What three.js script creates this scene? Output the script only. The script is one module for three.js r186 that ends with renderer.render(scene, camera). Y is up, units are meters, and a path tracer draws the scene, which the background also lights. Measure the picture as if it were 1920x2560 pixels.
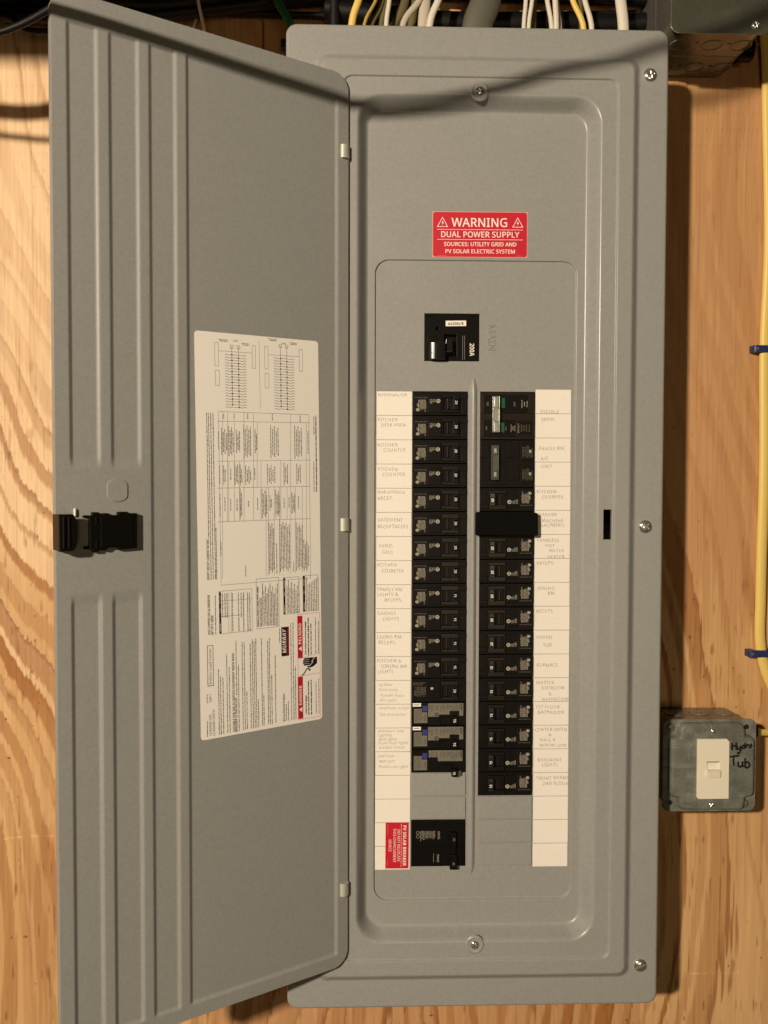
import * as THREE from 'three';
import { mergeGeometries } from 'three/addons/utils/BufferGeometryUtils.js';
import { RoundedBoxGeometry } from 'three/addons/geometries/RoundedBoxGeometry.js';
import { TextGeometry } from 'three/addons/geometries/TextGeometry.js';
import { FontLoader } from 'three/addons/loaders/FontLoader.js';
import { RectAreaLightUniformsLib } from 'three/addons/lights/RectAreaLightUniformsLib.js';
import { Brush, Evaluator, SUBTRACTION } from 'three-bvh-csg';

// ---------- camera, light, exposure ----------
// frame: x right, y up, z out of the wall; z = 0 is the flange of the panel cover, the plywood stands at z = WALL
const WALL = -0.103;
const scene = new THREE.Scene();
scene.background = new THREE.Color(0, 0, 0);
const camera = new THREE.PerspectiveCamera(60.596, 0.75, 0.01, 30);
camera.rotation.order = 'YXZ';
camera.position.set(-0.12268, 0.04368, 0.90552);
camera.rotation.set(-0.03282, -0.02986, 0.00234);
scene.add(camera);
const renderer = new THREE.WebGLRenderer({ antialias: true });
renderer.toneMapping = THREE.LinearToneMapping;
renderer.toneMappingExposure = 1.0;
renderer.shadowMap.enabled = true;
RectAreaLightUniformsLib.init();
const LAMP = new THREE.Vector3(-1.33, 0.73, 2.42);      // bare warm bulb, up to the left
const KEY = new THREE.PointLight(new THREE.Color().setRGB(1, 0.82, 0.615), 28, 0, 2);
KEY.position.copy(LAMP);
KEY.castShadow = true; KEY.shadow.radius = 3.2; KEY.shadow.mapSize.set(2048, 2048);
scene.add(KEY);
const FILL = new THREE.RectAreaLight(new THREE.Color().setRGB(1, 0.74, 0.42), 2.1, 1.1, 0.7);   // added amber fill in place of light bounced around the room
FILL.position.set(0.3, -0.4, 2.75); FILL.lookAt(0, 0, 0);
scene.add(FILL);

// ---------- helpers ----------
let seed = 7;
const rnd = () => { seed = (seed * 1664525 + 1013904223) >>> 0; return seed / 4294967296; };
function hash(x, y) { let h = Math.imul(x, 374761393) + Math.imul(y, 668265263) | 0; h = Math.imul(h ^ (h >>> 13), 1274126177); return ((h ^ (h >>> 16)) >>> 0) / 4294967296; }
function noise(x, y) {
  const xi = Math.floor(x), yi = Math.floor(y), fx = x - xi, fy = y - yi;
  const u = fx * fx * (3 - 2 * fx), v = fy * fy * (3 - 2 * fy);
  const a = hash(xi, yi), b = hash(xi + 1, yi), c = hash(xi, yi + 1), d = hash(xi + 1, yi + 1);
  return a + (b - a) * u + (c - a) * v + (a - b - c + d) * u * v;
}
const sst = (a, b, t) => { t = Math.min(1, Math.max(0, (t - a) / (b - a))); return t * t * (3 - 2 * t); };
const lin = (r, g, b) => new THREE.Color().setRGB(r, g, b);
const names = {};
function numbered(n) { const k = names[n] = (names[n] ?? -1) + 1; return k ? n + '_' + String(k).padStart(3, '0') : n; }
function mesh(name, geo, mat, parent, pos) {
  const m = new THREE.Mesh(geo, mat); m.name = parent === scene ? numbered(name) : name;
  m.castShadow = m.receiveShadow = true; if (pos) m.position.set(...pos); parent.add(m); return m;
}
function tag(o, label, category, group) { o.userData.label = label; o.userData.category = category; if (group) o.userData.group = group; return o; }
function thing(name, label, category, pos = [0, 0, 0], group) {
  const o = new THREE.Group(); o.name = numbered(name); o.position.set(...pos); scene.add(o); return tag(o, label, category, group);
}
const box = (x0, x1, y0, y1, z0, z1) => { const g = new THREE.BoxGeometry(x1 - x0, y1 - y0, z1 - z0); g.translate((x0 + x1) / 2, (y0 + y1) / 2, (z0 + z1) / 2); return g; };
const rbox = (x0, x1, y0, y1, z0, z1, r = 0.0005, s = 2) => { const g = new RoundedBoxGeometry(x1 - x0, y1 - y0, z1 - z0, s, Math.min(r, (x1 - x0) / 2.1, (y1 - y0) / 2.1, (z1 - z0) / 2.1)); g.translate((x0 + x1) / 2, (y0 + y1) / 2, (z0 + z1) / 2); return g; };
const merge = gs => mergeGeometries(gs.map(g => { const h = g.index ? g.toNonIndexed() : g; for (const k of Object.keys(h.attributes)) if (!['position', 'normal', 'uv'].includes(k)) h.deleteAttribute(k); return h; }));
function rrShape(x0, x1, y0, y1, r) {
  const s = new THREE.Shape(); r = Math.max(r, 1e-5);
  s.moveTo(x0 + r, y0); s.lineTo(x1 - r, y0); s.absarc(x1 - r, y0 + r, r, -Math.PI / 2, 0); s.lineTo(x1, y1 - r); s.absarc(x1 - r, y1 - r, r, 0, Math.PI / 2);
  s.lineTo(x0 + r, y1); s.absarc(x0 + r, y1 - r, r, Math.PI / 2, Math.PI); s.lineTo(x0, y0 + r); s.absarc(x0 + r, y0 + r, r, Math.PI, 1.5 * Math.PI);
  return s;
}
function extr(shape, z0, z1, bev = 0.0004, seg = 2) {
  const g = new THREE.ExtrudeGeometry(shape, { depth: Math.max(1e-5, z1 - z0 - 2 * bev), bevelEnabled: bev > 0, bevelThickness: bev, bevelSize: bev, bevelOffset: -bev, bevelSegments: seg, curveSegments: 8 });
  g.translate(0, 0, z0 + bev); return g;
}
function tube(pts, w, h, m = 10, seg = 40) {      // sweep of an oval section along a smooth curve
  const c = new THREE.CatmullRomCurve3(pts.map(p => new THREE.Vector3(...p)));
  const P = [], I = [], U = [], side = new THREE.Vector3(), up = new THREE.Vector3(), Z = new THREE.Vector3(0, 0, 1);
  for (let i = 0; i <= seg; i++) {
    const p = c.getPoint(i / seg), t = c.getTangent(i / seg);
    side.crossVectors(t, Z); if (side.lengthSq() < 1e-6) side.set(1, 0, 0); side.normalize(); up.crossVectors(side, t).normalize();
    for (let k = 0; k <= m; k++) { const a = k / m * Math.PI * 2, x = Math.cos(a) * w / 2, y = Math.sin(a) * h / 2; P.push(p.x + side.x * x + up.x * y, p.y + side.y * x + up.y * y, p.z + side.z * x + up.z * y); U.push(k / m, i / seg * 8); }
  }
  for (let i = 0; i < seg; i++) for (let k = 0; k < m; k++) { const a = i * (m + 1) + k, b = a + m + 1; I.push(a, a + 1, b, b, a + 1, b + 1); }
  const g = new THREE.BufferGeometry(); g.setAttribute('position', new THREE.Float32BufferAttribute(P, 3)); g.setAttribute('uv', new THREE.Float32BufferAttribute(U, 2)); g.setIndex(I); g.computeVertexNormals(); return g;
}
function pixels(w, h, fn, srgb = true) {
  const d = new Uint8Array(w * h * 4);
  for (let j = 0; j < h; j++) for (let i = 0; i < w; i++) { const c = fn(i, j), k = (j * w + i) * 4; d[k] = Math.min(255, Math.max(0, c[0])); d[k + 1] = Math.min(255, Math.max(0, c[1])); d[k + 2] = Math.min(255, Math.max(0, c[2])); d[k + 3] = 255; }
  const t = new THREE.DataTexture(d, w, h); t.magFilter = THREE.LinearFilter; t.minFilter = THREE.LinearMipmapLinearFilter; t.generateMipmaps = true; t.wrapS = t.wrapT = THREE.RepeatWrapping;
  if (srgb) t.colorSpace = THREE.SRGBColorSpace; t.needsUpdate = true; return t;
}
function canvas(w, h) { const c = document.createElement('canvas'); c.width = w; c.height = h; return [c, c.getContext('2d')]; }
function canvasTex(c) { const t = new THREE.CanvasTexture(c); t.colorSpace = THREE.SRGBColorSpace; t.magFilter = THREE.LinearFilter; return t; }
const std = (c, roughness, o = {}) => new THREE.MeshPhysicalMaterial({ color: c, roughness, ...o });

// ---------- materials ----------
const grain = pixels(512, 512, (i, j) => { const v = 128 + (noise(i / 2.3, j / 2.3) - 0.5) * 90 + (noise(i / 9 + 50, j / 9) - 0.5) * 70; return [v, v, v]; }, false);
const worn = pixels(512, 512, (i, j) => { const v = 150 + (noise(i / 40, j / 40) - 0.5) * 80 + (noise(i / 7, j / 7 + 9) - 0.5) * 40 + (noise(i / 1.5, j / 1.5 + 9) - 0.5) * 30; return [v, v, v]; }, false);
grain.repeat.set(12, 12); const speck = pixels(512, 512, (i, j) => { const v = 240 + (noise(i / 2.2, j / 2.2 + 3) - 0.5) * 11 + (noise(i / 6, j / 6 + 30) - 0.5) * 8; return [v, v, v]; }); speck.repeat.set(5, 5); worn.repeat.set(4, 4);
const smudge = pixels(256, 256, (i, j) => { const v = 215 + (noise(i / 22, j / 22) - 0.5) * 44 + (noise(i / 8 + 4, j / 8) - 0.5) * 22; return [v, v, v]; }, false); smudge.repeat.set(2, 2);
const scuff = pixels(512, 512, (i, j) => { let v = 205 + (noise(i / 30, j / 30) - 0.5) * 50 + (noise(i / 4, j / 4) - 0.5) * 26; if (noise(i / 60 + 3, j / 2.1) > 0.9 || noise(i / 2.1, j / 45 + 8) > 0.92) v += 32; if (noise(i / 3 + 90, j / 3) > 0.93) v -= 45; return [v, v, v * 0.98]; }); scuff.repeat.set(7, 7);
const M = {
  paint: std(lin(0.355, 0.368, 0.36), 0.38, { roughnessMap: smudge, map: speck, bumpMap: grain, bumpScale: 0.00003 }),
  boxPaint: std(lin(0.3, 0.31, 0.3), 0.5),
  paper: std(lin(0.84, 0.84, 0.84), 0.8),
  black: std(lin(0.005, 0.0045, 0.004), 0.36, { specularIntensity: 0.3 }),
  blackDull: std(lin(0.0055, 0.005, 0.0045), 0.42, { specularIntensity: 0.3 }),
  brownBlack: std(lin(0.012, 0.007, 0.005), 0.42, { specularIntensity: 0.5 }),
  handle: std(lin(0.016, 0.016, 0.015), 0.4, { specularIntensity: 0.6 }),
  handleGrey: std(lin(0.075, 0.08, 0.07), 0.38),
  glossBlack: std(lin(0.015, 0.014, 0.013), 0.16),
  fabric: std(lin(0.003, 0.003, 0.003), 0.95, { specularIntensity: 0.3 }),
  zinc: std(lin(0.72, 0.73, 0.68), 0.3, { metalness: 0.85, roughnessMap: worn }),
  clip: std(lin(0.6, 0.62, 0.55), 0.5, { metalness: 0.35 }),
  galv: std(lin(0.2, 0.2, 0.175), 0.55, { metalness: 0.5, roughnessMap: worn }),
  boxSteel: std(lin(0.29, 0.31, 0.285), 0.48, { metalness: 0.12, map: scuff, roughnessMap: worn }),
  edge: std(lin(0.006, 0.0056, 0.005), 0.3, { specularIntensity: 0.5 }),
  bar: std(lin(0.03, 0.03, 0.028), 0.22),
  tie: std(lin(0.5, 0.55, 0.5), 0.28, { metalness: 0.7 }),
  green: std(lin(0.01, 0.09, 0.045), 0.3),
  blue: std(lin(0.03, 0.035, 0.2), 0.4),
  ivory: std(lin(0.82, 0.79, 0.66), 0.4),
  red: std(lin(0.6, 0.02, 0.03), 0.5),
  yellow: std(lin(0.8, 0.6, 0.16), 0.45),
  yellowOld: std(lin(0.42, 0.32, 0.09), 0.55),
  olive: std(lin(0.12, 0.1, 0.04), 0.6),
  white: std(lin(0.7, 0.67, 0.58), 0.5),
  whiteOld: std(lin(0.5, 0.46, 0.37), 0.55),
  grey: std(lin(0.1, 0.1, 0.075), 0.6),
  blackCable: std(lin(0.006, 0.006, 0.0065), 0.5, { specularIntensity: 0.5 }),
  greenCable: std(lin(0.012, 0.13, 0.05), 0.45),
  staple: std(lin(0.02, 0.028, 0.12), 0.4),
  ink: std(lin(0.006, 0.006, 0.006), 0.5),
  shadeBeam: std(lin(0.5, 0.33, 0.17), 0.8),
};

// ---------- plywood wall ----------
function wood(x, y) {
  const fibre = noise(x * 1100 + 3, y * 30) * 0.5 + noise(x * 480, y * 13 + 7) * 0.5;
  const feather = 0.5 * (noise(x * 620 + 11, y * 16) - 0.5) + 0.35 * (noise(x * 190, y * 9 + 2) - 0.5);
  const wx = x + 0.006 * (noise(x * 26, y * 5) - 0.5);
  const bold = sst(0.2, 0.5, noise(x * 2.2 + 4.3, y * 1.6 + 7.7) * 0.5 + 0.5 * sst(0.4, -0.5, y + 0.2 * noise(x * 7, 3)));   // heart side of the sheet: stronger, denser bands
  const A = 27 + 13 * sst(0.45, -0.5, y);
  const c = (wx - 0.62) * A + 4.2 * noise(wx * 3.1 + 3.1, y * 1.3 + 5) + 2.2 * noise(wx * 8 + 1, y * 2.6) + 1.1 * noise(wx * 17 + 5, y * 6 + 2) + 2.5 * noise(wx * 1.3 + 20, y * 0.8 + 3) + feather * (0.14 + 0.22 * bold);
  const f = c - Math.floor(c), id = Math.floor(c);
  const w = 0.1 + 0.62 * hash(id, 11), soft = 0.22 - 0.1 * bold;
  let late = sst(w, w + soft, f) * (1 - sst(0.94, 1, f));
  late *= (0.4 + 0.6 * hash(id, 3)) * (0.5 + 0.5 * bold) * (0.55 + 0.45 * sst(0.3, 0.6, noise(x * 6 + 9, y * 3.4)));
  const edge = sst(0.78, 0.93, f) * (1 - sst(0.95, 1, f)) * bold * sst(0.4, 0.8, hash(id, 5));
  const blotch = noise(x * 9 + 40, y * 6 + 8), pale = sst(0.3, 0.62, 0.95 - 0.75 * Math.hypot((x + 0.56) / 0.5, (y - 0.2) / 0.55) + 0.45 * (noise(x * 5 + 0.3, y * 2.5 + 0.8) - 0.5) + 0.3 * (hash(id, 21) - 0.5) + 0.2 * feather);  // paler blob toward the upper left of the wall, ragged edges
  let r = 0.635 + 0.14 * pale, g = 0.395 + 0.175 * pale, b = 0.185 + 0.175 * pale;
  // salmon patches with ragged, fibre-cut outlines
  const pn = noise(x * 7.5 + 13, y * 3.1 + 1.5) * 0.62 + 0.3 * noise(x * 21 + 3, y * 5 + 6) + 0.16 * feather;
  const heart = sst(0.455, 0.49, pn) * (0.42 + 0.3 * blotch);
  r += (0.5 - r) * heart; g += (0.255 - g) * heart; b += (0.12 - b) * heart;
  r += (0.37 - r) * late; g += (0.155 - g) * late; b += (0.042 - b) * late;
  r += (0.25 - r) * edge * 0.75; g += (0.1 - g) * edge * 0.75; b += (0.028 - b) * edge * 0.75;
  const k = 0.85 + 0.3 * fibre + 0.1 * (blotch - 0.5);
  r *= k; g *= k * (0.985 + 0.06 * (blotch - 0.5)); b *= k * (0.95 + 0.14 * (blotch - 0.5));
  // resin canals, pores and pitch flecks
  const d0 = noise(x * 760 + 5, y * 5 + 2); if (d0 > 0.88) { const q = 1 - (d0 - 0.88) * 2.4; r *= q; g *= q * 0.95; b *= q * 0.88; }
  const d1 = noise(x * 330 + 70, y * 40 + 2); if (d1 > 0.84) { const q = 1 - (d1 - 0.84) * 2.6 * (0.3 + bold); r *= q; g *= q * 0.95; b *= q * 0.88; }
  const d2 = noise(x * 230 + 7, y * 110 + 31); if (d2 > 0.95 && noise(x * 9, y * 7 + 2) > 0.5) { const q = Math.max(0.25, 1 - (d2 - 0.95) * 20); r *= q; g *= q * 0.9; b *= q * 0.8; }
  // lathe-check marks in rows
  if (y > 0.02) { const fy = y / 0.0187 - Math.floor(y / 0.0187), fx = x / 0.0052 + noise(x * 90, Math.floor(y / 0.0187)); if (fy < 0.2 && fx - Math.floor(fx) < 0.28 && noise(x * 11, y * 9 + 4) > 0.45) { r *= 0.92; g *= 0.89; b *= 0.85; } }
  return [r, g, b];
}
const toS = v => 255 * (v <= 0.0031308 ? 12.92 * v : 1.055 * Math.pow(v, 1 / 2.4) - 0.055);
{
  const W = 1.8, H = 1.9, pw = 1536, ph = 2048;
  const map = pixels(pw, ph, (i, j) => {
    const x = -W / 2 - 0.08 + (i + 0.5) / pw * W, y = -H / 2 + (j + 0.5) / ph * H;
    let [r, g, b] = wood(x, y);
    const scratch = (yy, x0, x1) => Math.abs(y - yy - 0.004 * (noise(x * 30, 5) - 0.5)) < 0.0008 && x > x0 && x < x1 && noise(x * 200, 3) > 0.35;
    if (scratch(-0.365, -0.53, -0.455) || scratch(-0.535, 0.27, 0.33)) { r = Math.min(0.8, r * 1.22); g *= 1.28; b *= 1.35; }
    const split = -0.2302 + 0.001 * (noise(y * 60, 2) - 0.5);
    if (Math.abs(x - split) < 0.0011 && y > 0.5 && y < 0.585) { r *= 0.22; g *= 0.2; b *= 0.2; }
    return [toS(r), toS(g), toS(b)];
  });
  const bump = pixels(1024, 1024, (i, j) => { const v = 120 + 90 * (noise(i / 1.6, j / 26) - 0.5) + 60 * (noise(i / 5, j / 60) - 0.5); return [v, v, v]; }, false);
  const g = new THREE.BoxGeometry(W, H, 0.018); g.translate(-0.08, 0, -0.009);
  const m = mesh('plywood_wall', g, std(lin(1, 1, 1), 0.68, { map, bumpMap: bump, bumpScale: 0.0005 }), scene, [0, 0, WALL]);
  m.userData.kind = 'structure'; m.userData.label = 'bare plywood wall with orange and brown vertical grain'; m.userData.category = 'wall';
}

// ---------- sheet-metal builders ----------
function planarUV(g) { const p = g.attributes.position, u = new Float32Array(p.count * 2); for (let i = 0; i < p.count; i++) { u[2 * i] = p.getX(i); u[2 * i + 1] = p.getY(i); } g.setAttribute('uv', new THREE.BufferAttribute(u, 2)); return g; }
const NC = 10;
function ringPts(R) {
  const o = [], r = R.r, cs = [[R.x1 - r, R.y0 + r, -90], [R.x1 - r, R.y1 - r, 0], [R.x0 + r, R.y1 - r, 90], [R.x0 + r, R.y0 + r, 180]];
  for (const [cx, cy, a0] of cs) for (let k = 0; k <= NC; k++) { const a = (a0 + 90 * k / NC) * Math.PI / 180; o.push([cx + r * Math.cos(a), cy + r * Math.sin(a), R.z]); }
  return o;
}
function ringSheet(rings, skip = []) {
  const P = [], I = [], n = 4 * (NC + 1);
  for (const R of rings) for (const p of ringPts(R)) P.push(...p);
  for (let i = 0; i + 1 < rings.length; i++) for (let k = 0; k < n; k++) {
    if (skip.some(s => s[0] === i && s[1] === k)) continue;
    const a = i * n + k, b = i * n + (k + 1) % n, c = a + n, d = b + n; I.push(a, b, c, b, d, c);
  }
  const g = new THREE.BufferGeometry(); g.setAttribute('position', new THREE.Float32BufferAttribute(P, 3)); g.setIndex(I); g.computeVertexNormals(); return planarUV(g);
}
const mixR = (a, b, t, tz) => ({ x0: a.x0 + (b.x0 - a.x0) * t, x1: a.x1 + (b.x1 - a.x1) * t, y0: a.y0 + (b.y0 - a.y0) * t, y1: a.y1 + (b.y1 - a.y1) * t, r: a.r + (b.r - a.r) * t, z: a.z + (b.z - a.z) * tz });
const grow = (a, d) => ({ ...a, x0: a.x0 - d, x1: a.x1 + d, y0: a.y0 - d, y1: a.y1 + d, r: Math.max(0.0005, a.r + d) });
const bend = (a, b, n = 8) => { const o = [grow(a, 0.0006)]; for (let i = 0; i <= n; i++) { const t = i / n; o.push(mixR(a, b, t, t * t * (3 - 2 * t))); } o.push(grow(b, -0.0006)); return o; };
const RR = (x0, x1, y0, y1, r, z) => ({ x0, x1, y0, y1, r, z });
function flat(shape, z) { const g = new THREE.ShapeGeometry(shape, 10); g.translate(0, 0, z); return planarUV(g); }
const hole = (x0, x1, y0, y1) => { const p = new THREE.Path(); p.moveTo(x0, y0); p.lineTo(x0, y1); p.lineTo(x1, y1); p.lineTo(x1, y0); p.closePath(); return p; };

// ---------- load centre: enclosure, cover, door ----------
const ZF = -0.011, ZP = -0.0131;                    // recessed floor of the cover, dead-front plate in it
const TOP = 0.140, PITCH = 0.0252;                  // breaker rows
const LX = [-0.0657, -0.0075], RX = [0.0053, 0.0635], MAIN = [-0.0537, 0.0041, 0.1713, 0.221];
const panel = thing('load_center', 'tall grey steel electrical panel with its door swung open on a plywood wall', 'electrical panel', [0, 0, WALL]);
const UP = [0, 0, -WALL];                           // panel parts are laid out in the flange frame
{
  const g = [box(-0.181, 0.181, -0.4955, 0.4955, WALL + 0.001, WALL + 0.003), box(-0.181, -0.179, -0.4955, 0.4955, WALL + 0.001, -0.003), box(0.179, 0.181, -0.4955, 0.4955, WALL + 0.001, -0.003),
    box(-0.179, 0.179, 0.4935, 0.4955, WALL + 0.003, -0.003), box(-0.179, 0.179, -0.4955, -0.4935, WALL + 0.003, -0.003)];
  mesh('enclosure', merge(g), M.boxPaint, panel, UP);
}
const seatIn = RR(-0.137, 0.1418, -0.455, 0.455, 0.009, 0.004), slopeOut = RR(-0.1245, 0.127, -0.438, 0.44, 0.027, 0.004), plateIn = RR(-0.1045, 0.105, -0.399, 0.275, 0.014, ZP);
let cover;
{
  const W = 0.19625, H = 0.5094, rings = [];
  rings.push(RR(-W, W, -H, H, 0.011, -0.013));
  for (let i = 0; i <= 6; i++) { const a = i / 6 * Math.PI / 2, e = 0.003 * (1 - Math.cos(a)); rings.push(RR(-W + e, W - e, -H + e, H - e, 0.011 - e * 0.6, -0.003 + 0.003 * Math.sin(a))); }
  rings.push(...bend(RR(-0.1665, 0.1665, -0.4795, 0.4795, 0.0115, 0), RR(-0.1575, 0.1575, -0.471, 0.471, 0.007, 0.006)));
  rings.push(...bend(RR(-0.1388, 0.1436, -0.4567, 0.4567, 0.0105, 0.006), seatIn, 5));
  const seatRow = rings.length - 1;
  rings.push(...bend(slopeOut, RR(-0.1125, 0.1137, -0.4255, 0.4258, 0.017, ZF), 12));
  rings.push(...bend(RR(-0.1054, 0.1059, -0.3999, 0.2759, 0.0149, ZF), plateIn, 4));
  const gs = [ringSheet(rings, [[seatRow, NC]])];
  // right side of the door seat, with the slot for the latch
  const a = ringPts(grow(seatIn, -0.0006)), b = ringPts(grow(slopeOut, 0.0006)), s = new THREE.Shape();
  s.moveTo(a[NC][0], a[NC][1]); s.lineTo(a[NC + 1][0], a[NC + 1][1]); s.lineTo(b[NC + 1][0], b[NC + 1][1]); s.lineTo(b[NC][0], b[NC][1]); s.closePath();
  s.holes.push(hole(0.132, 0.1406, -0.0143, 0.017)); gs.push(flat(s, 0.004));
  // dead-front plate with the breaker windows
  const pl = new THREE.Shape(ringPts(grow(plateIn, -0.0006)).map(p => new THREE.Vector2(p[0], p[1])));
  pl.holes.push(hole(LX[0], LX[1], TOP - 16 * PITCH, TOP), hole(LX[0], LX[1], TOP - 20 * PITCH, TOP - 18 * PITCH), hole(RX[0], RX[1], TOP - 17 * PITCH, TOP), hole(...MAIN));
  gs.push(flat(pl, ZP));
  // returned edges of the windows
  const lip = (x0, x1, y0, y1) => [box(x0 - 0.0007, x0, y0, y1, ZP - 0.004, ZP - 0.0001), box(x1, x1 + 0.0007, y0, y1, ZP - 0.004, ZP - 0.0001), box(x0, x1, y1, y1 + 0.0007, ZP - 0.004, ZP - 0.0001), box(x0, x1, y0 - 0.0007, y0, ZP - 0.004, ZP - 0.0001)];
  gs.push(...lip(LX[0], LX[1], TOP - 16 * PITCH, TOP), ...lip(RX[0], RX[1], TOP - 17 * PITCH, TOP), ...lip(...MAIN), ...lip(0.132, 0.1406, -0.0143, 0.017).map(g => g.translate(0, 0, 0.004 - ZP)));
  cover = mesh('cover', merge(gs), M.paint, panel, UP);
  cover.userData.label = 'stamped grey steel cover with a stepped recess';
  // pressed rib between the two breaker columns
  const P = [], I = [], ny = 60, nx = 10;
  for (let j = 0; j <= ny; j++) for (let i = 0; i <= nx; i++) {
    const t = j / ny, y = -0.3725 + t * 0.5265, e = sst(0, 0.02, t) * sst(1, 0.98, t), xx = -0.0016 + (i / nx - 0.5) * 0.0078 * (0.25 + 0.75 * e);
    P.push(xx, y, ZP + 0.0001 + 0.0026 * e * Math.pow(Math.cos((i / nx - 0.5) * Math.PI), 1.1));
  }
  for (let j = 0; j < ny; j++) for (let i = 0; i < nx; i++) { const q = j * (nx + 1) + i; I.push(q, q + 1, q + nx + 1, q + 1, q + nx + 2, q + nx + 1); }
  const g = new THREE.BufferGeometry(); g.setAttribute('position', new THREE.Float32BufferAttribute(P, 3)); g.setIndex(I); g.computeVertexNormals();
  mesh('center_rib', planarUV(g), M.paint, cover);
  // knock-out fillers over the unused rows
  const fill = (x, row) => { const y1 = TOP - row * PITCH - 0.0006, y0 = y1 - PITCH + 0.0014; mesh('filler_plate', planarUV(rbox(x[0] + 0.0004, x[1] - 0.0004, y0, y1, ZP - 0.0004, ZP + 0.0016, 0.0007, 3)), M.paint, cover); };
  fill(LX, 16); fill(LX, 17); fill(RX, 17); fill(RX, 18); fill(RX, 19);
  // dished screw seats
  const dish = [[0.0102, -0.0006], [0.0096, 0.0001], [0.0088, 0.0007], [0.008, 0.0009], [0.0072, 0.0007], [0.0062, 0.0003], [0.005, 0.0002], [0.001, 0.0002]].map(p => new THREE.Vector2(...p));
  for (const y of [0.4425, -0.4405]) { const d = new THREE.LatheGeometry(dish, 32); d.rotateX(Math.PI / 2); d.translate(0.0005, y, 0.0041); mesh('screw_seat', planarUV(d), M.paint, cover); }
}
// screws
function screwGeo(r, h, cross) {
  const pts = [[r * 0.98, -0.003], [r, 0]]; for (let i = 1; i <= 8; i++) { const a = i / 8 * Math.PI / 2; pts.push([r * Math.cos(a) + 1e-5, h * Math.sin(a)]); } pts.unshift([1e-5, -0.003]);
  const g = new THREE.LatheGeometry(pts.map(p => new THREE.Vector2(...p)), 32); g.rotateX(Math.PI / 2);
  const ev = new Evaluator(); ev.attributes = ['position', 'normal', 'uv']; ev.useGroups = false;
  let b = new Brush(g); b.updateMatrixWorld();
  for (const w of cross ? [[r * 1.15, r * 0.24], [r * 0.24, r * 1.15]] : [[r * 2.3, r * 0.26]]) { const c = new Brush(new THREE.BoxGeometry(w[0], w[1], h * 1.5)); c.position.z = h * 1.15; c.updateMatrixWorld(); b = ev.evaluate(b, c, SUBTRACTION); b.updateMatrixWorld(); }
  return b.geometry;
}
const SC = { big: screwGeo(0.0071, 0.0034, true), slot: screwGeo(0.0071, 0.0034, false), mid: screwGeo(0.0046, 0.0022, true), small: screwGeo(0.0032, 0.0014, false) };
function screw(parent, geo, x, y, z, rot, mat = M.zinc, name = 'screw') { const s = mesh(name, geo, mat, parent, [x, y, z]); s.rotation.z = rot; return s; }
screw(panel, SC.big, 0.1768, 0.4633, -WALL, 0.25, M.zinc, 'cover_screw'); screw(panel, SC.big, 0.1773, -0.0009, -WALL, 0.9, M.zinc, 'cover_screw'); screw(panel, SC.slot, 0.1776, -0.4671, -WALL, 0.35, M.zinc, 'cover_screw');
screw(panel, SC.big, -0.1768, 0.4633, -WALL, 0.5, M.zinc, 'cover_screw'); screw(panel, SC.big, -0.1773, -0.0009, -WALL, 0.1, M.zinc, 'cover_screw'); screw(panel, SC.slot, -0.1776, -0.4671, -WALL, 1.1, M.zinc, 'cover_screw');
screw(panel, SC.mid, 0.0005, 0.4425, -WALL + 0.0044, 0.4, M.zinc, 'cover_screw'); screw(panel, SC.mid, 0.0005, -0.4405, -WALL + 0.0044, 0.2, M.zinc, 'cover_screw');
// pressed lettering
const font = await new FontLoader().loadAsync('fonts/droid/droid_sans_regular.typeface.json');
function pressed(str, size, x, y, rot, z, mat, parent, depth = 0.00035, name = 'pressed_lettering', sx = 1) {
  const g = new TextGeometry(str, { font, size, depth, curveSegments: 3, bevelEnabled: true, bevelThickness: 0.00015, bevelSize: 0.00015, bevelSegments: 1 }); g.computeBoundingBox();
  const b = g.boundingBox; g.translate(-(b.min.x + b.max.x) / 2, -(b.min.y + b.max.y) / 2, 0); g.scale(sx, 1, 1); g.rotateZ(rot); g.translate(x, y, z); return mesh(name, planarUV(g), mat, parent);
}
pressed('MAIN', 0.0072, 0.0167, 0.1965, -Math.PI / 2, ZP, M.paint, cover, 0.0007, 'pressed_lettering', 1.12);
[['I', 0.0405], ['A', 0.0465], ['1', 0.0545], ['#', 0.0615], ['5', 0.069], ['L', 0.0755]].forEach(([c, x]) => pressed(c, 0.004, x, -0.4132, 0, ZF - 0.0002, M.paint, cover, 0.0002));

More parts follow.
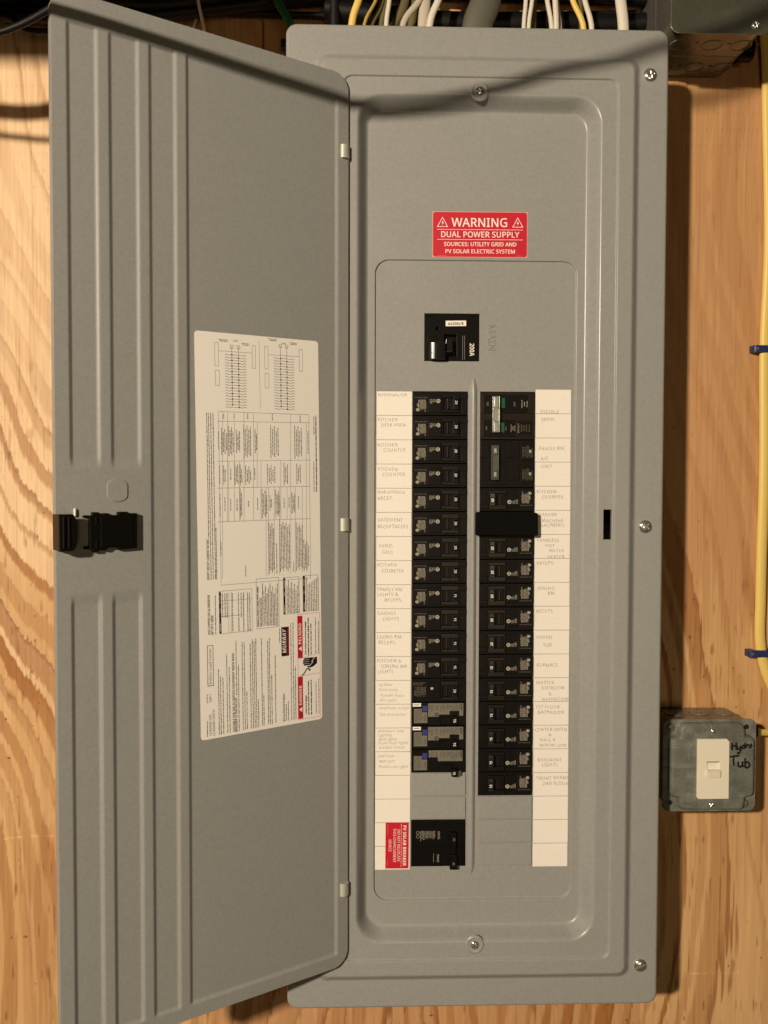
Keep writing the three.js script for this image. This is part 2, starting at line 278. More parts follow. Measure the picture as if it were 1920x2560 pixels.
// door: local frame s (from the hinge outwards), y, height towards the viewer
const HX = -0.1327, HZ = 0.0075, TH = 0.55672, DW = 0.2878, DT = 0.4547, DB = -0.4571;
const door = new THREE.Mesh(); door.name = 'door'; panel.add(door);
door.position.set(HX, 0, HZ - WALL); door.rotation.y = TH;
{
  // local X = -s, so that +Z is the face turned to the room
  const pockets = [[0.0135, 0.170, -0.443, 0.4295], [0.1815, 0.2043, -0.443, 0.4295], [0.2157, 0.2395, 0.0605, 0.4295], [0.2157, 0.2395, -0.443, -0.057], [0.2512, 0.2745, 0.0605, 0.4295], [0.2512, 0.2745, -0.443, -0.057]];
  const hgt = (s, y) => { let z = 0; for (const [a, b, c, d] of pockets) { const near = v => Math.abs(v) < 0.1 ? 0.007 : 0.0022; z = Math.min(z, -0.0017 * sst(a - 0.0023, a + 0.0023, s) * sst(b + 0.0023, b - 0.0023, s) * sst(c - near(c), c + near(c), y) * sst(d + near(d), d - near(d), y)); } return z; };
  const linesOf = (marks, lo, hi, wide) => { const v = [lo, hi]; for (const m of marks) for (const d of [-3.2, -2.2, -1.5, -0.9, -0.3, 0.3, 0.9, 1.5, 2.2, 3.2]) v.push(m + d * 0.001); for (let t = lo; t < hi; t += wide) v.push(t); v.sort((a, b) => a - b); return v.filter((x, i) => x >= lo && x <= hi && (i === 0 || x - v[i - 1] > 0.0002)); };
  const S = linesOf([...new Set(pockets.flatMap(p => [p[0], p[1]]))], 0, DW, 0.006), Y = linesOf([-0.443, -0.062, -0.057, -0.052, 0.0555, 0.0605, 0.0655, 0.4295], DB, DT, 0.008);
  for (const v of [0.002, 0.004, 0.008, 0.01, 0.014, 0.016]) { S.push(v, DW - v); Y.push(DB + v, DT - v); }
  S.sort((a, b) => a - b); Y.sort((a, b) => a - b);
  const P = [], N = [], I = [], r = 0.017, e = 1e-4, nx = S.length, ny = Y.length;
  const clampR = (s, y) => { const cx = Math.min(Math.max(s, r), DW - r), cy = Math.min(Math.max(y, DB + r), DT - r), dx = s - cx, dy = y - cy, l = Math.hypot(dx, dy); return dx && dy && l > r ? [cx + dx / l * r, cy + dy / l * r] : [s, y]; };
  for (const y0 of Y) for (const s0 of S) {
    const [s, y] = clampR(s0, y0); P.push(-s, y, hgt(s, y));
    const gx = (hgt(s + e, y) - hgt(s - e, y)) / (2 * e), gy = (hgt(s, y + e) - hgt(s, y - e)) / (2 * e), l = Math.hypot(gx, gy, 1); N.push(gx / l, -gy / l, 1 / l);
  }
  for (let j = 0; j + 1 < ny; j++) for (let i = 0; i + 1 < nx; i++) { const a = j * nx + i; I.push(a, a + nx, a + 1, a + 1, a + nx, a + nx + 1); }
  const g = new THREE.BufferGeometry(); g.setAttribute('position', new THREE.Float32BufferAttribute(P, 3)); g.setAttribute('normal', new THREE.Float32BufferAttribute(N, 3)); g.setIndex(I); planarUV(g);
  const rim = ringSheet([RR(-DW - 0.0004, 0.0004, DB - 0.0004, DT + 0.0004, r, -0.0085), RR(-DW - 0.0004, 0.0004, DB - 0.0004, DT + 0.0004, r, -0.0012), RR(-DW, 0, DB, DT, r, 0)]);
  const back = flat(rrShape(-DW, 0, DB, DT, r), -0.0062);
  door.geometry = merge([g, rim, back]); door.material = M.paint; door.castShadow = door.receiveShadow = true;
  door.userData.label = 'ribbed inside face of the open grey panel door';
  // raised knock-out disc with flattened sides
  const k = new THREE.Shape(); for (let i = 0; i < 40; i++) { const a = i / 40 * Math.PI * 2, x = Math.max(-0.0089, Math.min(0.0089, 0.0106 * Math.cos(a))), y = 0.0102 * Math.sin(a); i ? k.lineTo(-0.236 + x, 0.037 + y) : k.moveTo(-0.236 + x, 0.037 + y); }
  k.closePath(); mesh('knockout_disc', planarUV(extr(k, -0.0005, 0.0009, 0.0004)), M.paint, door);
  // latch: body with tabs, two arms, hooked thumb tab over the free edge, spring pin
  const L = new THREE.Shape(), lp = [[-0.2615, 0.0155], [-0.2590, 0.0155], [-0.2590, 0.0182], [-0.2535, 0.0182], [-0.2535, 0.0160], [-0.2500, 0.0160], [-0.2500, 0.0172], [-0.2450, 0.0172], [-0.2440, 0.0155], [-0.2370, 0.0155], [-0.2370, 0.0182], [-0.2285, 0.0182], [-0.2285, 0.0168], [-0.2203, 0.0168], [-0.2203, -0.0142], [-0.2370, -0.0150], [-0.2370, -0.0128], [-0.2450, -0.0128], [-0.2480, -0.0152], [-0.2535, -0.0142], [-0.2535, -0.0160], [-0.2590, -0.0160], [-0.2590, -0.0138], [-0.2615, -0.0138]];
  lp.forEach((p, i) => i ? L.lineTo(...p) : L.moveTo(...p)); L.closePath();
  const arm = y => rbox(-0.2665, -0.2605, y - 0.0011, y + 0.0011, 0.0012, 0.0042, 0.0008);
  const clipBar = (y0, y1) => rbox(-0.2565, -0.2548, y0, y1, 0.0048, 0.0060, 0.0005);
  mesh('latch', merge([extr(L, -0.0004, 0.0052, 0.0006), arm(0.0146), arm(-0.0122), clipBar(0.0075, 0.0142), clipBar(-0.0135, -0.006), rbox(-0.2520, -0.2240, -0.0118, 0.0142, 0.005, 0.0058, 0.0004)]), M.black, door);
  const tab = new THREE.Shape(); tab.moveTo(-0.2885, 0.0172); tab.lineTo(-0.2775, 0.0172); tab.quadraticCurveTo(-0.2735, 0.0150, -0.2735, 0.0018); tab.quadraticCurveTo(-0.2735, -0.0115, -0.2775, -0.0140); tab.lineTo(-0.2885, -0.0140); tab.closePath();
  mesh('latch_handle', merge([extr(tab, 0.0085, 0.0135, 0.0007), rbox(-0.2885, -0.2825, -0.0138, 0.0170, -0.009, 0.009, 0.0006), rbox(-0.2860, -0.2835, -0.0120, 0.0155, 0.0128, 0.0150, 0.001), rbox(-0.2815, -0.2795, -0.0115, 0.0150, 0.0128, 0.0146, 0.0008)]), M.black, door);
  const pin = new THREE.CapsuleGeometry(0.0012, 0.005, 4, 10); pin.translate(-0.2725, 0.0182, 0.0013); mesh('latch_pin', pin, M.ivory, door);
  // hinge clips
  for (const y of [0.3776, 0.0013, -0.3768]) {
    const s = new THREE.Shape(); s.moveTo(-0.0088, -0.0004); s.quadraticCurveTo(-0.0086, 0.0022, -0.005, 0.0027); s.quadraticCurveTo(0.0008, 0.003, 0.0016, -0.0035); s.lineTo(0.0008, -0.004); s.quadraticCurveTo(0.0002, 0.0016, -0.005, 0.0014); s.quadraticCurveTo(-0.0074, 0.0012, -0.0074, -0.0004); s.closePath();
    const gg = new THREE.ExtrudeGeometry(s, { depth: 0.0128, bevelEnabled: true, bevelThickness: 0.0003, bevelSize: 0.0003, bevelSegments: 1, curveSegments: 8 }); gg.rotateX(Math.PI / 2); gg.translate(0, y + 0.0064, 0.0003);
    mesh('hinge_clip', gg, M.clip, door);
  }
}

// ---------- printed matter ----------
// a thin slab whose front face shows a rectangle (u0, v0, u1, v1) of a texture; turn = quarter turns of the print (counter-clockwise)
function slab(w, h, t, uv, turn = 0) {
  const g = new THREE.BoxGeometry(w, h, t); g.translate(0, 0, t / 2);
  const u = g.attributes.uv, [u0, v0, u1, v1] = uv; let c = [[u0, v1], [u1, v1], [u0, v0], [u1, v0]];   // TL TR BL BR
  for (let k = 0; k < turn; k++) c = [c[1], c[3], c[0], c[2]];
  for (let i = 0; i < u.count; i++) u.setXY(i, u0 + 0.002 * (u1 - u0), v0 + 0.002 * (v1 - v0));
  for (let i = 0; i < 4; i++) u.setXY(16 + i, ...c[i]);
  return g;
}
function atlas(w, h, bg, s) {
  const [c, x] = canvas(w, h); x.fillStyle = bg; x.fillRect(0, 0, w, h); let cx = 2, cy = 2, rowH = 0;
  return { c, x, cell(mw, mh, draw) {
    const pw = Math.ceil(mw * s), ph = Math.ceil(mh * s); if (cx + pw + 2 > w) { cx = 2; cy += rowH + 3; rowH = 0; }
    if (cy + ph > h) console.log('atlas full');
    x.save(); x.beginPath(); x.rect(cx, cy, pw, ph); x.clip(); x.translate(cx, cy); x.scale(s, s); draw(x, mw, mh); x.restore();
    const r = [cx / w, 1 - (cy + ph) / h, (cx + pw) / w, 1 - cy / h]; cx += pw + 3; rowH = Math.max(rowH, ph); return r; } };
}
function greek(x, x0, x1, y, h, col) { x.fillStyle = col; let p = x0; while (p < x1) { const w = Math.min(x1 - p, h * (1 + rnd() * 5)); x.fillRect(p, y - h / 2, w, h * (0.7 + rnd() * 0.3)); p += w + h * 0.6; } }
function txt(x, s, px, py, size, o = {}) { x.save(); x.translate(px, py); if (o.rot) x.rotate(o.rot); if (o.sx) x.scale(o.sx, 1); x.font = `${o.style ?? ''} ${o.bold ? 'bold' : ''} ${size}px ${o.font ?? 'sans-serif'}`; x.textAlign = o.align ?? 'center'; x.textBaseline = 'middle'; x.fillStyle = o.col ?? '#000'; x.fillText(s, 0, 0); if (o.fat) { x.strokeStyle = x.fillStyle; x.lineWidth = o.fat; x.lineJoin = 'round'; x.strokeText(s, 0, 0); } x.restore(); }
// pencil hand: every letter is set on its own with a little wander
function hand(x, s, px, py, size, o = {}) {
  x.font = `${o.style ?? ''} ${size}px sans-serif`; x.textAlign = 'left'; x.textBaseline = 'alphabetic'; let p = px;
  for (const ch of s) { x.save(); x.translate(p, py + (rnd() - 0.5) * size * 0.14); x.rotate((rnd() - 0.5) * 0.16 - (o.lean ?? 0)); x.scale(0.92 + rnd() * 0.16, 0.92 + rnd() * 0.14); x.fillStyle = `rgba(${o.rgb ?? '92,86,80'},${(o.a ?? 0.5) + rnd() * 0.2})`; x.fillText(ch, 0, 0); x.restore(); p += x.measureText(ch).width * (o.track ?? 1.06); }
}
const LEFT = [[['REFRIDGERATOR', 1, 5.2]], [['KITCHEN', 1, 5.4], ['DESK AREA', 4.5, 11]], [['KITCHEN', 1, 6.6], ['COUNTER', 7, 12]], [['KITCHEN', 1.4, 6.6], ['COUNTER', 6.3, 12]], [['REAR EXTERIOR', 1.2, 5.4], ['RECEP.', 1.6, 11.8]], [['BASEMENT', 1.6, 9], ['RECEPTACLES', 1.5, 16]], [['PANEL', 2.5, 10.8], ['GFCI', 6.3, 18]], [['KITCHEN', 1, 5.6], ['COUNTER', 6, 12]],
  [['FAMILY RM', 1.3, 6], ['LIGHTS &', 1.4, 11.4], ['RECEPS.', 9, 17.4]], [['GARAGE', 1.8, 6], ['LIGHTS', 7.2, 12]], [['LIVING RM.', 1.4, 5.8], ['RECEPS.', 2.6, 11.6]], [['KITCHEN &', 1.2, 5.6], ['DINING RM.', 5.5, 11.6], ['LIGHTS', 1.8, 17.4]],
  [['1st Floor', 2, 5.6, 1], ['Front entry', 3, 11, 1], ['Powder Room', 4.8, 17, 1], ['GFI outlet', 4, 22.4, 1]], [['mudroom outlets', 3.4, 5, 1], ['Toe Kick Heater', 3.6, 12, 1]], [['mudroom Area', 2.4, 4, 1], ['Lighting', 3, 8.6, 1], ['Both lights', 3.2, 13, 1], ['Front Foyer lights', 2.6, 17, 1], ['Toe Kick Heater', 3, 22, 1]], [['2nd Floor', 2.2, 5.6, 1], ['Bedroom', 3, 11, 1], ['Recess Led Lights', 2.8, 17, 1]], [], [], [], []];
const RIGHT = [[['DOUBLE', 5, 24.6]], [['OVEN', 6, 7]], [['FAMILY RM.', 4, 12.2], ['A/C', 6, 23]], [['UNIT', 6, 5.6]], [['KITCHEN', 1.6, 7], ['COUNTER', 7, 12.6]], [['WASHER', 2.8, 5.6], ['MACHINE', 7, 12], ['(LAUNDRY)', 5, 17]], [['TANKLESS', 2.2, 7.4], ['HOT', 11, 13.2], ['WATER', 15, 18.6], ['HEATER', 13.6, 25]], [['RECEPS.', 2.4, 6]], [['DINING', 3, 7.6], ['RM', 14, 12.6]], [['RECEPS.', 1.8, 6]], [['HYDRO', 2.4, 9], ['TUB', 9.5, 17]], [['FURNACE', 3, 13]],
  [['MASTER', 2.5, 6.2], ['BEDROOM', 8, 12], ['&', 16, 18.6], ['BATHROOM', 9, 24.4]], [['1ST FLOOR', 2, 6.8], ['BATHROOM', 4.4, 12.6]], [['CENTER BDRM', 1.8, 5.8], ['&', 16, 11], ['HALL &', 7, 16.8], ['BATH RM. (2nd)', 6.6, 23]], [['BASEMENT', 4.5, 13], ['LIGHTS', 9, 18.4]], [['FRONT BDRMS', 3.6, 7], ['2ND FLOOR', 10, 13]], [], [], []];
{
  const A = atlas(1640, 1340, '#ece9e2', 7.2), mat = std(lin(1, 1, 1), 0.78); const say = t => t.length ? 'white paper circuit label handwritten ' + t.map(l => l[0]).join(' ') : 'blank white paper circuit label';
  const put = (rows, x0, x1, y, pitch, drift, side) => rows.forEach((t, i) => {
    const w = (x1 - x0) * 1000, h = pitch * 1000;
    const uv = A.cell(w, h, c => {
      c.fillStyle = '#f1eee7'; c.fillRect(0, 0, w, h); c.fillStyle = 'rgba(120,112,100,.20)'; for (let p = 0.5; p < w; p += 1.1) c.fillRect(p, h / 2, 0.7, 0.14); 
      for (let k = 0; k < 30; k++) { c.fillStyle = `rgba(140,120,90,${rnd() * 0.05})`; c.fillRect(rnd() * w, rnd() * h, rnd() * 4, rnd() * 2); }
      const soft = t.length && t[0][3];
      for (const [s, px, py, st] of t) hand(c, s, px, py, st ? 4.1 : s.length > 11 ? 4.2 : 4.9, st ? { style: 'italic', rgb: '118,108,98', lean: 0, track: 1, a: 0.45 } : { rgb: i % 3 ? '96,90,84' : '112,105,96', lean: 0.05, track: s.length > 11 ? 0.98 : 1.1 });
      c.fillStyle = 'rgba(60,52,44,.5)'; c.fillRect(0, h - 0.22, w, 0.22);
    });
    const ox = drift * i / 19 + (rnd() - 0.5) * 0.0003, m = mesh('circuit_label', slab(x1 - x0, pitch - 0.0003, 0.0002, uv), mat, cover, [(x0 + x1) / 2 + ox, y - pitch * (i + 0.5), ZP + 0.0002]);
    m.rotation.z = (rnd() - 0.5) * 0.004; m.userData.label = say(t) + (t.length ? '' : side);
  });
  put(LEFT, -0.1032, -0.0662, 0.1397, 0.02535, -0.0008, ' in the left column'); put(RIGHT, 0.0638, 0.1012, 0.1424, 0.0254, 0.0006, ' in the right column');
  mat.map = canvasTex(A.c);
}
// warning stickers
{
  const [c, x] = canvas(1024, 492); x.fillStyle = '#e6a39a'; x.fillRect(0, 0, 1024, 492); x.fillStyle = '#c8102e'; x.beginPath(); x.roundRect(7, 7, 1010, 478, 26); x.fill();
  const W = '#f7ece4'; txt(x, 'WARNING', 508, 116, 128, { col: W, sx: 1.04, fat: 3 }); txt(x, 'DUAL POWER SUPPLY', 510, 245, 84, { col: W, sx: 1.04, fat: 2 }); txt(x, 'SOURCES: UTILITY GRID AND', 514, 349, 56, { col: W, sx: 1.08, fat: 1.6 }); txt(x, 'PV SOLAR ELECTRIC SYSTEM', 514, 426, 57, { col: W, sx: 1.06, fat: 1.6 });
  x.fillStyle = W; x.fillRect(50, 190, 925, 5); x.fillRect(50, 297, 925, 5); greek(x, 52, 150, 473, 6, 'rgba(247,236,228,.45)'); greek(x, 905, 960, 473, 6, 'rgba(247,236,228,.45)');
  for (const cx of [108, 918]) { x.strokeStyle = W; x.lineWidth = 7; x.beginPath(); x.moveTo(cx, 64); x.lineTo(cx + 54, 162); x.lineTo(cx - 54, 162); x.closePath(); x.stroke(); x.fillStyle = W; x.beginPath(); x.moveTo(cx + 6, 92); x.lineTo(cx - 12, 126); x.lineTo(cx, 126); x.lineTo(cx - 6, 152); x.lineTo(cx + 14, 116); x.lineTo(cx + 2, 116); x.closePath(); x.fill(); }
  const m = mesh('warning_sticker', slab(0.0992, 0.0472, 0.0003, [0, 0, 1, 1]), std(lin(1, 1, 1), 0.5, { map: canvasTex(c) }), cover, [0.0039, 0.3021, ZF]); m.rotation.z = 0.003; m.userData.label = 'red sticker reading WARNING DUAL POWER SUPPLY';
  const [c2, y] = canvas(512, 1024); y.fillStyle = '#c8102e'; y.fillRect(0, 0, 512, 1024); const q = Math.PI / 2;
  txt(y, 'PV SOLAR BREAKER', 422, 512, 101, { rot: q, col: W, sx: 0.98, bold: true }); txt(y, 'DO NOT RELOCATE', 292, 512, 84, { rot: q, col: W }); txt(y, 'THIS OVERCURRENT', 200, 512, 84, { rot: q, col: W }); txt(y, 'DEVICE', 100, 512, 84, { rot: q, col: W });
  y.fillStyle = W; y.fillRect(346, 30, 6, 964); 
  for (const [a, b] of [[50, 270], [840, 960]]) { y.save(); y.translate(48, a); y.rotate(q); greek(y, 0, b - a, 0, 10, 'rgba(247,236,228,.5)'); y.restore(); }
  const n = mesh('solar_sticker', slab(0.0246, 0.0496, 0.0003, [0, 0, 1, 1]), std(lin(1, 1, 1), 0.5, { map: canvasTex(c2) }), cover, [-0.0806, -0.3409, ZP + 0.00045]); n.rotation.z = -0.006; n.userData.label = 'red sticker reading PV SOLAR BREAKER DO NOT RELOCATE';
}
// instruction sheet on the door (millimetres, as it hangs: most lines read upwards)
const SHEET={"g":[[18.6,377.8,315.6,1.0],[20.6,378.1,322.4,1.0],[23.0,377.7,323.9,1.0],[27.1,377.6,302.1,1.0],[29.5,377.9,314.5,1.0],[36.8,342.8,290.1,1.0],[38.9,377.8,314.0,1.0],[43.1,377.3,292.4,1.0],[45.2,377.2,292.6,1.0],[47.3,377.2,340.7,1.0],[51.5,377.4,294.8,1.0],[53.7,377.7,291.0,1.0],[55.6,377.6,292.8,1.0],[57.4,377.5,290.6,1.0],[59.4,377.4,349.8,1.0],[63.4,376.4,291.1,1.0],[65.2,376.7,346.6,1.0],[70.0,376.6,294.2,1.0],[71.8,376.4,291.9,1.0],[73.9,376.8,328.4,1.0],[77.9,376.1,309.1,1.0],[16.6,282.3,245.7,1.0],[89.4,375.9,359.6,1.0],[91.7,376.2,356.6,1.0],[95.4,376.3,279.5,1.0],[97.9,376.2,278.9,1.0],[100.0,376.2,323.3,1.0],[6.7,377.9,362.9,1.0],[7.0,346.2,337.4,1.0],[83.1,297.8,283.3,1.0],[111.7,372.5,353.5,2.0],[114.6,373.8,339.0,2.0],[117.7,374.2,339.0,2.0],[123.1,374.2,341.7,1.0],[126.4,374.7,338.8,1.0],[112.0,313.0,279.3,2.0],[115.0,313.8,275.8,2.0],[118.1,313.3,281.5,2.0],[123.3,312.6,276.1,1.0],[126.6,312.9,280.5,1.0],[65.3,278.9,237.9,1.0],[66.8,279.0,245.1,1.0],[68.5,279.1,240.4,1.0],[70.0,279.3,247.7,1.0],[71.6,279.4,243.0,1.0],[73.3,279.6,238.3,1.0],[74.8,279.7,245.6,1.0],[76.4,279.8,240.9,1.0],[78.0,280.0,248.3,1.0],[79.6,280.1,243.5,1.0],[81.3,280.3,238.8,1.0],[60.2,279.6,240.7,2.0],[62.4,279.8,251.2,1.0],[63.9,279.9,251.3,1.0],[91.8,269.0,241.9,1.0],[93.4,269.1,237.1,1.0],[95.0,269.3,243.7,1.0],[96.7,269.4,238.9,1.0],[98.3,269.5,245.5,1.0],[100.0,269.7,240.8,1.0],[101.6,269.8,247.4,1.0],[103.3,269.9,242.6,1.0],[105.0,270.1,237.8,1.0],[113.5,268.7,235.0,1.0],[115.3,268.8,242.5,1.0],[117.2,269.0,241.4,1.0],[119.1,269.1,240.3,1.0],[121.0,269.3,239.2,1.0],[122.9,269.4,238.1,1.0],[124.8,269.6,236.9,1.0],[126.7,269.7,235.8,1.0],[33.8,281.2,244.5,1.0],[40.1,281.8,244.9,1.0],[45.2,282.2,245.3,1.0],[49.5,282.6,245.6,1.0],[51.7,282.8,245.7,1.0],[23.8,267.1,243.8,1.0],[26.3,267.3,244.0,1.0],[28.4,267.4,244.1,1.0],[42.8,268.6,245.1,1.0],[11.0,191.3,75.0,1.0],[12.8,230.4,74.9,1.0],[14.9,230.1,74.8,1.0],[17.2,230.3,74.7,1.0],[18.4,230.4,182.0,1.0],[25.4,113.7,88.5,1.0],[27.1,110.9,92.5,1.0],[28.7,112.6,89.6,1.0],[30.4,109.7,93.6,1.0],[32.5,115.1,86.7,1.0],[34.0,112.3,90.7,1.0],[35.5,114.0,87.8,1.0],[37.0,111.1,91.8,1.0],[40.5,111.9,90.2,1.0],[42.0,109.0,94.3,1.0],[43.5,110.7,91.4,1.0],[48.1,117.2,84.5,1.0],[49.8,114.3,88.6,1.0],[51.5,116.0,85.7,1.0],[53.2,113.1,89.7,1.0],[54.9,114.9,86.8,1.0],[59.7,111.9,89.2,1.0],[61.2,108.9,93.3,1.0],[76.3,116.7,84.6,1.0],[78.3,113.7,88.7,1.0],[80.2,115.5,85.7,1.0],[82.2,112.5,89.9,1.0],[84.1,114.3,86.9,1.0],[102.4,117.0,84.4,1.0],[104.2,114.0,88.6,1.0],[106.1,115.8,85.6,1.0],[107.9,112.8,89.8,1.0],[109.8,114.6,86.7,1.0],[27.0,142.1,123.7,1.0],[28.5,139.3,127.7,1.0],[38.3,142.1,121.2,1.0],[39.8,139.2,125.3,1.0],[41.3,141.0,122.4,1.0],[43.8,142.9,122.7,1.0],[45.3,140.0,126.8,1.0],[49.3,142.1,123.4,1.0],[51.0,139.2,127.5,1.0],[52.8,141.0,124.6,1.0],[54.5,138.1,128.7,1.0],[72.3,142.8,122.3,1.0],[74.3,139.9,126.4,1.0],[76.2,141.7,123.5,1.0],[78.2,138.8,127.7,1.0],[80.1,140.6,124.7,1.0],[90.2,142.8,121.2,1.0],[92.0,139.9,125.4,1.0],[93.8,141.7,122.4,1.0],[104.3,142.0,121.8,1.0],[106.1,139.0,126.1,1.0],[108.0,140.9,123.1,1.0],[43.4,174.8,146.0,1.0],[44.7,171.9,150.1,1.0],[66.2,174.5,146.8,1.0],[67.8,171.6,151.0,1.0],[69.4,173.4,148.1,1.0],[71.0,170.5,152.3,1.0],[74.6,167.5,152.4,1.0],[76.2,164.5,156.6,1.0],[80.8,173.9,147.6,1.0],[82.3,171.0,151.9,1.0],[83.7,172.9,148.9,1.0],[85.1,169.9,153.1,1.0],[98.4,171.1,150.1,1.0],[99.9,168.1,154.4,1.0],[101.4,170.0,151.4,1.0],[73.1,228.8,178.6,1.0],[74.7,225.9,182.8,1.0],[76.3,227.8,179.9,1.0],[77.9,224.9,184.2,1.0],[84.8,227.8,177.2,1.0],[86.5,224.9,181.5,1.0],[88.2,226.9,178.6,1.0],[89.9,224.0,182.9,1.0],[91.6,225.9,180.0,1.0],[93.3,227.9,184.3,1.0],[95.1,225.0,181.3,1.0],[102.9,228.0,180.1,1.0],[104.6,225.0,184.4,1.0],[106.3,227.0,181.4,1.0],[107.9,224.1,185.8,1.0],[109.6,226.0,182.8,1.0],[111.2,228.4,197.4,1.0],[112.8,225.5,201.8,1.0],[114.5,227.4,198.8,1.0],[116.2,224.5,203.2,1.0],[27.8,166.8,152.9,1.0],[33.6,166.8,155.2,1.0],[40.0,166.9,155.3,1.0],[51.9,163.2,157.7,1.0],[61.4,166.5,154.7,1.0],[89.8,165.3,154.9,1.0],[95.3,165.4,154.9,1.0],[105.8,166.3,154.2,1.0],[34.1,137.5,126.7,1.0],[58.8,137.4,126.4,1.0],[22.5,109.2,91.6,1.0],[22.9,141.0,123.7,1.0],[22.8,172.1,149.8,1.0],[23.0,209.0,195.2,1.0],[48.0,229.8,219.6,1.0],[81.0,229.2,199.6,1.0],[99.5,228.6,218.9,1.0],[27.9,80.0,75.4,1.0],[38.3,80.3,74.9,1.0],[52.3,79.7,74.3,1.0],[78.4,80.2,73.9,1.0],[108.7,80.6,74.1,1.0],[117.2,111.9,89.1,1.0],[123.5,150.2,119.9,1.0],[124.1,93.0,75.1,1.0],[126.4,150.2,74.1,2.0]],"s":[["LC4040B1200",9.8,377.3,357.1,0.0],["LC4040B1200CU",13.3,377.8,353.0,0.0],["Type 1",10.0,345.9,337.7,0.0],["Indoor Load Center",10.7,328.9,294.6,0.0],["SUITABLE FOR USE AS SERVICE EQUIPMENT WHEN MAIN",33.8,377.8,302.0,1.0],["BREAKER IS INSTALLED.",36.1,378.2,344.3,1.0],["USE COPPER OR ALUMINUM",10.2,282.1,244.5,1.0],["60°/75°C WIRE",13.3,282.4,263.9,1.0],["Murray Electrical Products",86.9,376.3,348.6,1.0],["SHORT CIRCUIT CURRENT RATING",10.1,230.7,192.4,1.0]],"b":[[7.9,292.3,5.5,37.8,"box"],[85.0,282.6,8.3,28.8,"murray"],[102.5,334.2,5.7,42.4,"danger"],[102.8,273.2,5.7,42.2,"peligro"],[103.0,271.6,25.1,105.8,"rbox"],[20.3,242.8,1.9,39.1,"k"],[87.8,234.0,2.0,35.9,"k"],[109.5,233.6,2.4,35.6,"k"],[20.3,242.0,33.7,40.3,"lbox"],[58.7,233.1,24.1,48.3,"lbox"],[87.8,234.0,17.3,36.1,"lbox"],[109.5,233.6,17.4,35.8,"lbox"],[107.1,315.8,17.7,17.4,"hand"],[22.6,73.4,95.8,162.9,"lbox"],[19.9,9.5,3.6,21.7,"lbox"],[57.8,9.6,3.4,21.5,"lbox"],[71.0,9.5,3.6,21.3,"lbox"],[108.4,9.4,3.6,21.5,"lbox"],[20.2,35.3,3.9,13.8,"lbox"],[71.1,35.1,3.9,13.9,"lbox"]],"l":[[29.7,282.4,30.3,243.1],[32.2,282.6,32.8,243.3],[44.9,283.8,45.5,244.1],[49.2,284.2,49.8,244.4],[20.1,251.3,54.5,251.8],[22.4,266.2,45.2,266.1],[20.1,176.6,118.6,176.7],[20.6,145.0,119.0,144.4],[21.0,119.9,119.3,118.4],[21.6,82.5,119.7,81.3],[24.2,230.7,26.7,73.9],[30.1,176.5,31.7,74.1],[31.3,176.5,32.2,120.1],[37.2,176.6,38.6,83.0],[42.3,176.7,43.1,120.0],[47.0,176.8,48.5,73.3],[56.9,176.6,58.4,74.0],[61.2,144.8,62.1,82.4],[64.7,176.4,65.5,119.6],[69.4,231.0,70.6,144.8],[71.9,230.7,73.1,144.8],[78.3,230.7,79.4,144.8],[83.9,230.6,85.1,144.8],[86.0,176.1,86.8,119.3],[92.8,176.2,93.2,144.8],[96.2,230.0,98.2,73.8],[101.2,229.9,102.3,144.8],[109.1,229.9,110.1,144.8],[113.8,229.8,115.5,81.9],[65.2,4.2,65.6,69.4],[23.7,17.0,57.5,16.8],[74.8,17.1,108.3,16.8]],"d":[[36.9,19.9,66.5,43.7,22.6,68.9,29.8,51.7,12.5],[87.9,19.8,66.3,94.7,22.4,68.8,80.6,102.9,8.0]],"t":[["LINE",40.8,6.8],["LINE",91.5,5.4]]};
